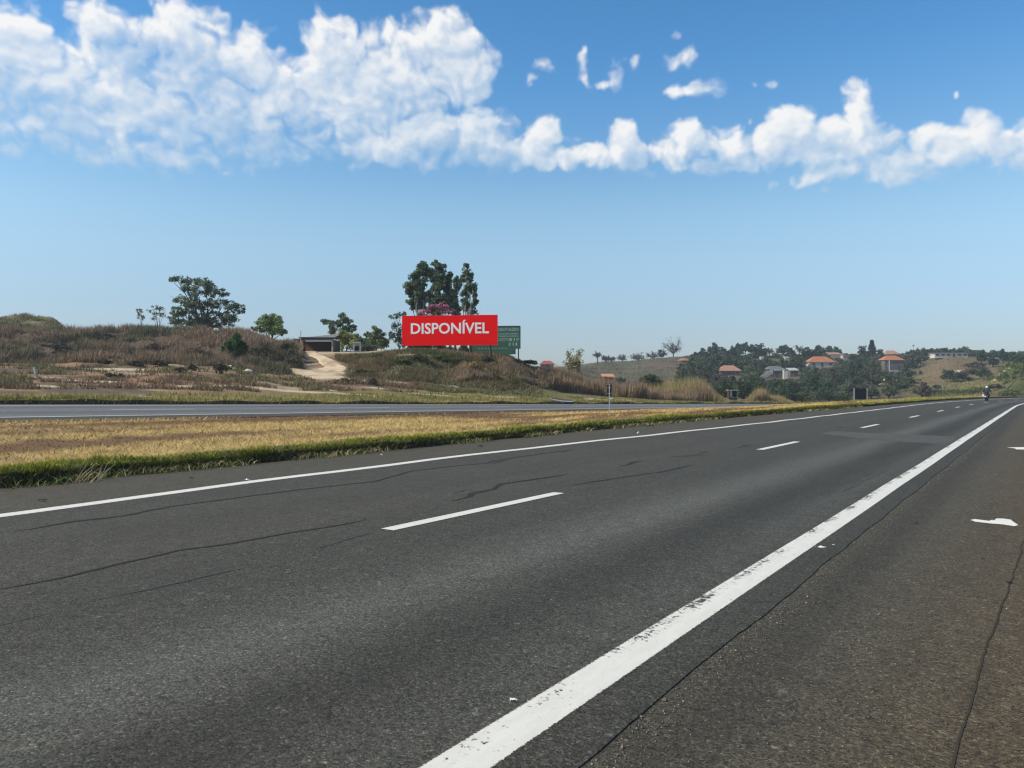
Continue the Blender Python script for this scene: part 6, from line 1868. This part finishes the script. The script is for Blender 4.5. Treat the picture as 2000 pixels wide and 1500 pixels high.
# ------------------------------------------------------------------ motorcycle and rider
def motorcycle():
    x, y = gp(1927, 783.0); s, L = SL(x, y); s = float(s); L = float(L)
    x2, y2 = PT(s + .5, L); fx, fy = float(x2) - x, float(y2) - y; l = math.hypot(fx, fy); f = Vector((fx / l, fy / l, 0)); lf = Vector((-f.y, f.x, 0))
    o = Vector((x, y, .0))
    def P(a, b, c): return o + f * a + lf * b + Vector((0, 0, c))
    root = empty("motorcycle", o, "dark blue motorcycle ridden away along the far lane", "motorcycle")
    M_RUB = plain("tyre_rubber", (.015, .015, .016), .85, 0, .2, 6); M_BLUE = plain("blue_bodywork", (.012, .016, .085), .3, 0, .1, 4)
    M_BLK = plain("black_metal", (.02, .02, .022), .4, .4, .2, 6); M_CHR = plain("chrome", (.6, .6, .6), .2, 1.0, .05, 6); M_SEAT = plain("seat_vinyl", (.015, .015, .018), .6, 0, .1, 8)
    def wheel(a, w):
        hub = empty("wheel", P(a, 0, .31)); hub.parent = root; hub.location = P(a, 0, .31) - o
        def ring(R, r, mat, name):
            m = MB(); V = []; n, k = 22, 8
            for i in range(n):
                t = 2 * math.pi * i / n
                for j in range(k):
                    q = 2 * math.pi * j / k; rr = R + r * math.cos(q)
                    V.append(tuple(f * (rr * math.cos(t)) + Vector((0, 0, rr * math.sin(t))) + lf * (r * 1.1 * math.sin(q))))
            F_ = np.array([(i * k + j, ((i + 1) % n) * k + j, ((i + 1) % n) * k + (j + 1) % k, i * k + (j + 1) % k) for i in range(n) for j in range(k)])
            m.add(V, F_); ob = m.build(name, mat, smooth=True); ob.parent = hub
        ring(.255, w, M_RUB, "tyre"); ring(.19, .018, M_CHR, "rim")
        m = MB()
        for i in range(6):
            t = math.pi * i / 3; m.tube([Vector((0, 0, 0)), f * (.19 * math.cos(t)) + Vector((0, 0, .19 * math.sin(t)))], .012, 5)
        m.tube([lf * -.07, lf * .07], .04, 8); ob = m.build("spokes", M_BLK); ob.parent = hub
    wheel(-.66, .058); wheel(.68, .05)
    m = MB(); m.tube([P(-.30, 0, .42), P(.1, 0, .36), P(.28, 0, .55), P(.42, 0, .88)], [.05, .12, .10, .05], 8); m.build("frame", M_BLK, root)
    m = MB(); m.tube([P(-.02, -.11, .44), P(-.02, .11, .44)], .16, 10); m.tube([P(.08, 0, .42), P(.18, 0, .66)], [.11, .09], 9); m.build("engine", M_CHR, root)
    for sd in (-1, 1):
        m = MB(); m.tube([P(.40, sd * .09, .92), P(.68, sd * .09, .31)], [.026, .03], 7); m.build("fork", M_CHR, root)
        m = MB(); m.tube([P(-.66, sd * .09, .31), P(-.12, sd * .09, .40)], .025, 6); m.tube([P(-.55, sd * .10, .40), P(-.38, sd * .10, .72)], .03, 6); m.build("swingarm", M_BLK, root)
    m = MB(); m.tube([P(.38, 0, .92), P(.22, 0, .92), P(.0, 0, .84), P(-.06, 0, .80)], [.06, .15, .13, .07], 12); m.build("tank", M_BLUE, root, smooth=True)
    m = MB(); m.tube([P(.0, 0, .79), P(-.25, 0, .79), P(-.5, 0, .84), P(-.72, 0, .88)], [.10, .14, .13, .08], 10); m.build("seat", M_SEAT, root, smooth=True)
    m = MB(); m.tube([P(-.45, 0, .70), P(-.75, 0, .76), P(-.93, 0, .70)], [.10, .09, .06], 8); m.build("tail_fairing", M_BLUE, root, smooth=True)
    m = MB(); c = P(-.97, 0, .70); m.box(c, (.16, .16, .09), math.atan2(f.y, f.x)); m.build("tail_light", plain("red_lens", (.30, .01, .01), .25), root)
    m = MB(); c = P(-.96, 0, .54); m.box(c, (.03, .20, .15), math.atan2(f.y, f.x)); m.build("licence_plate", plain("plate", (.62, .63, .64), .5), root)
    m = MB(); m.tube([P(.12, .17, .34), P(-.3, .17, .34), P(-.75, .18, .48)], [.03, .05, .055], 9); m.build("exhaust", M_CHR, root)
    m = MB(); m.tube([P(.40, -.36, 1.02), P(.42, -.14, 1.05), P(.40, 0, 1.0), P(.42, .14, 1.05), P(.40, .36, 1.02)], .016, 7); m.build("handlebar", M_BLK, root)
    for sd in (-1, 1):
        m = MB(); m.tube([P(.41, sd * .26, 1.03), P(.44, sd * .34, 1.22)], .009, 5); c = P(.44, sd * .36, 1.24); m.box(c, (.02, .15, .09), math.atan2(f.y, f.x)); m.build("mirror", M_BLK, root)
    m = MB(); m.tube([P(.50, 0, .92), P(.60, 0, .92)], [.10, .09], 12); m.build("headlight", M_CHR, root)
    m = MB(); m.tube([P(.46, 0, .62), P(.72, 0, .68), P(.98, 0, .48)], [.07, .07, .03], 8); m.build("front_fender", M_BLUE, root, smooth=True)
    # white pannier box on the left
    m = MB(); c = P(-.62, .24, .66); m.box(c, (.38, .20, .26), math.atan2(f.y, f.x)); m.build("pannier", plain("pale_pannier", (.62, .64, .68), .4), root)
    # rider: one continuous skinned body
    pts = {'pel': P(-.16, 0, .93), 'waist': P(-.12, 0, 1.10), 'chest': P(-.02, 0, 1.34), 'neck': P(.06, 0, 1.50), 'head': P(.10, 0, 1.60)}
    rad = {'pel': .17, 'waist': .16, 'chest': .19, 'neck': .075, 'head': .09}
    ed = [('pel', 'waist'), ('waist', 'chest'), ('chest', 'neck'), ('neck', 'head')]
    for n_, sd in (('l', 1), ('r', -1)):
        pts.update({'sh' + n_: P(.0, sd * .20, 1.41), 'el' + n_: P(.13, sd * .36, 1.17), 'wr' + n_: P(.35, sd * .34, 1.06), 'pa' + n_: P(.40, sd * .32, 1.045),
                    'hip' + n_: P(-.12, sd * .12, .90), 'kn' + n_: P(.28, sd * .25, .78), 'an' + n_: P(.0, sd * .22, .36), 'to' + n_: P(.18, sd * .23, .31)})
        rad.update({'sh' + n_: .085, 'el' + n_: .058, 'wr' + n_: .042, 'pa' + n_: .045, 'hip' + n_: .115, 'kn' + n_: .078, 'an' + n_: .052, 'to' + n_: .042})
        ed += [('chest', 'sh' + n_), ('sh' + n_, 'el' + n_), ('el' + n_, 'wr' + n_), ('wr' + n_, 'pa' + n_), ('pel', 'hip' + n_), ('hip' + n_, 'kn' + n_), ('kn' + n_, 'an' + n_), ('an' + n_, 'to' + n_)]
    ks = list(pts); me = bpy.data.meshes.new("body"); base = P(-.16, 0, .80)
    me.from_pydata([tuple(pts[k] - base) for k in ks], [(ks.index(a), ks.index(b)) for a, b in ed], [])
    body = bpy.data.objects.new("body", me); COL.objects.link(body)
    body.modifiers.new("skin", 'SKIN'); body.modifiers.new("smooth", 'SUBSURF').levels = 1; body.modifiers[-1].render_levels = 1
    sv = me.skin_vertices[0].data
    for i, k in enumerate(ks): sv[i].radius = (rad[k], rad[k]); sv[i].use_root = (k == 'pel')
    dg = bpy.context.evaluated_depsgraph_get(); m2 = bpy.data.meshes.new_from_object(body.evaluated_get(dg))
    bpy.data.objects.remove(body)
    rider = empty("person", base, "rider in dark blue jacket and white helmet on the motorcycle", "person")
    M_JK = plain("navy_jacket", (.012, .016, .060), .7, 0, .15, 8); M_TR = plain("dark_trousers", (.02, .022, .03), .8, 0, .15, 8)
    m2.materials.clear(); m2.materials.append(M_JK); m2.materials.append(M_TR)
    for p_ in m2.polygons:
        p_.use_smooth = True
        if p_.center.z + base.z < 1.0 and (p_.center.z + base.z) < .99 and (Vector(p_.center) .dot(f) < .30): p_.material_index = 1
    b = bpy.data.objects.new("body", m2); COL.objects.link(b); b.parent = rider
    bm = bmesh.new(); bmesh.ops.create_uvsphere(bm, u_segments=20, v_segments=14, radius=.145)
    for v in bm.verts:
        v.co = Vector((v.co.x * (1.0 if v.co.z > -.05 else .9), v.co.y, v.co.z * 1.05))
    hm = bpy.data.meshes.new("helmet"); bm.to_mesh(hm); bm.free(); hm.materials.append(plain("white_helmet", (.78, .78, .76), .3, 0, .05, 5))
    for p_ in hm.polygons: p_.use_smooth = True
    h = bpy.data.objects.new("helmet", hm); COL.objects.link(h); h.parent = rider; h.location = P(.11, 0, 1.64) - base
    m = MB(); V = []
    for j in range(4):
        for i in range(9):
            a = -1.1 + 2.2 * i / 8; e = -.15 + .40 * j / 3
            V.append(tuple(P(.11, 0, 1.64) + f * (.153 * math.cos(a) * math.cos(e)) + lf * (.153 * math.sin(a) * math.cos(e)) + Vector((0, 0, .155 * math.sin(e)))))
    m.add(V, np.array([(j * 9 + i, j * 9 + i + 1, (j + 1) * 9 + i + 1, (j + 1) * 9 + i) for j in range(3) for i in range(8)])); m.build("visor", M_BLK, rider, smooth=True)
    for sd in (-1, 1):       # gloved fingers closed round the grips
        m = MB(); ln = [.062, .070, .068, .055]
        for k in range(4):
            yy = sd * (.295 + .022 * k); L_k = ln[k]
            m.tube([P(.385, yy, 1.055), P(.385 + L_k * .55, yy, 1.058), P(.385 + L_k * .85, yy, 1.035), P(.385 + L_k * .6, yy, 1.012)], [.011, .011, .010, .008], 6)
        m.tube([P(.37, sd * .285, 1.04), P(.39, sd * .262, 1.02), P(.415, sd * .262, 1.008)], [.012, .011, .009], 6)
        m.build("glove", M_BLK, rider, smooth=True)
motorcycle()

# ------------------------------------------------------------------ air
def haze():
    m = bpy.data.materials.new("haze_air"); m.use_nodes = True; t = m.node_tree; t.nodes.clear()
    out = N(t, 'ShaderNodeOutputMaterial'); v = N(t, 'ShaderNodeVolumePrincipled')
    v.inputs['Color'].default_value = (.80, .87, .95, 1); v.inputs['Density'].default_value = 0.00040
    v.inputs['Anisotropy'].default_value = 0.2
    L_(t, v.outputs[0], out.inputs['Volume'])
    b = MB(); b.box((0, 0, 20.0), (3600, 3600, 56.0))
    o = b.build("haze", m); tag(o, kind='stuff')
haze()
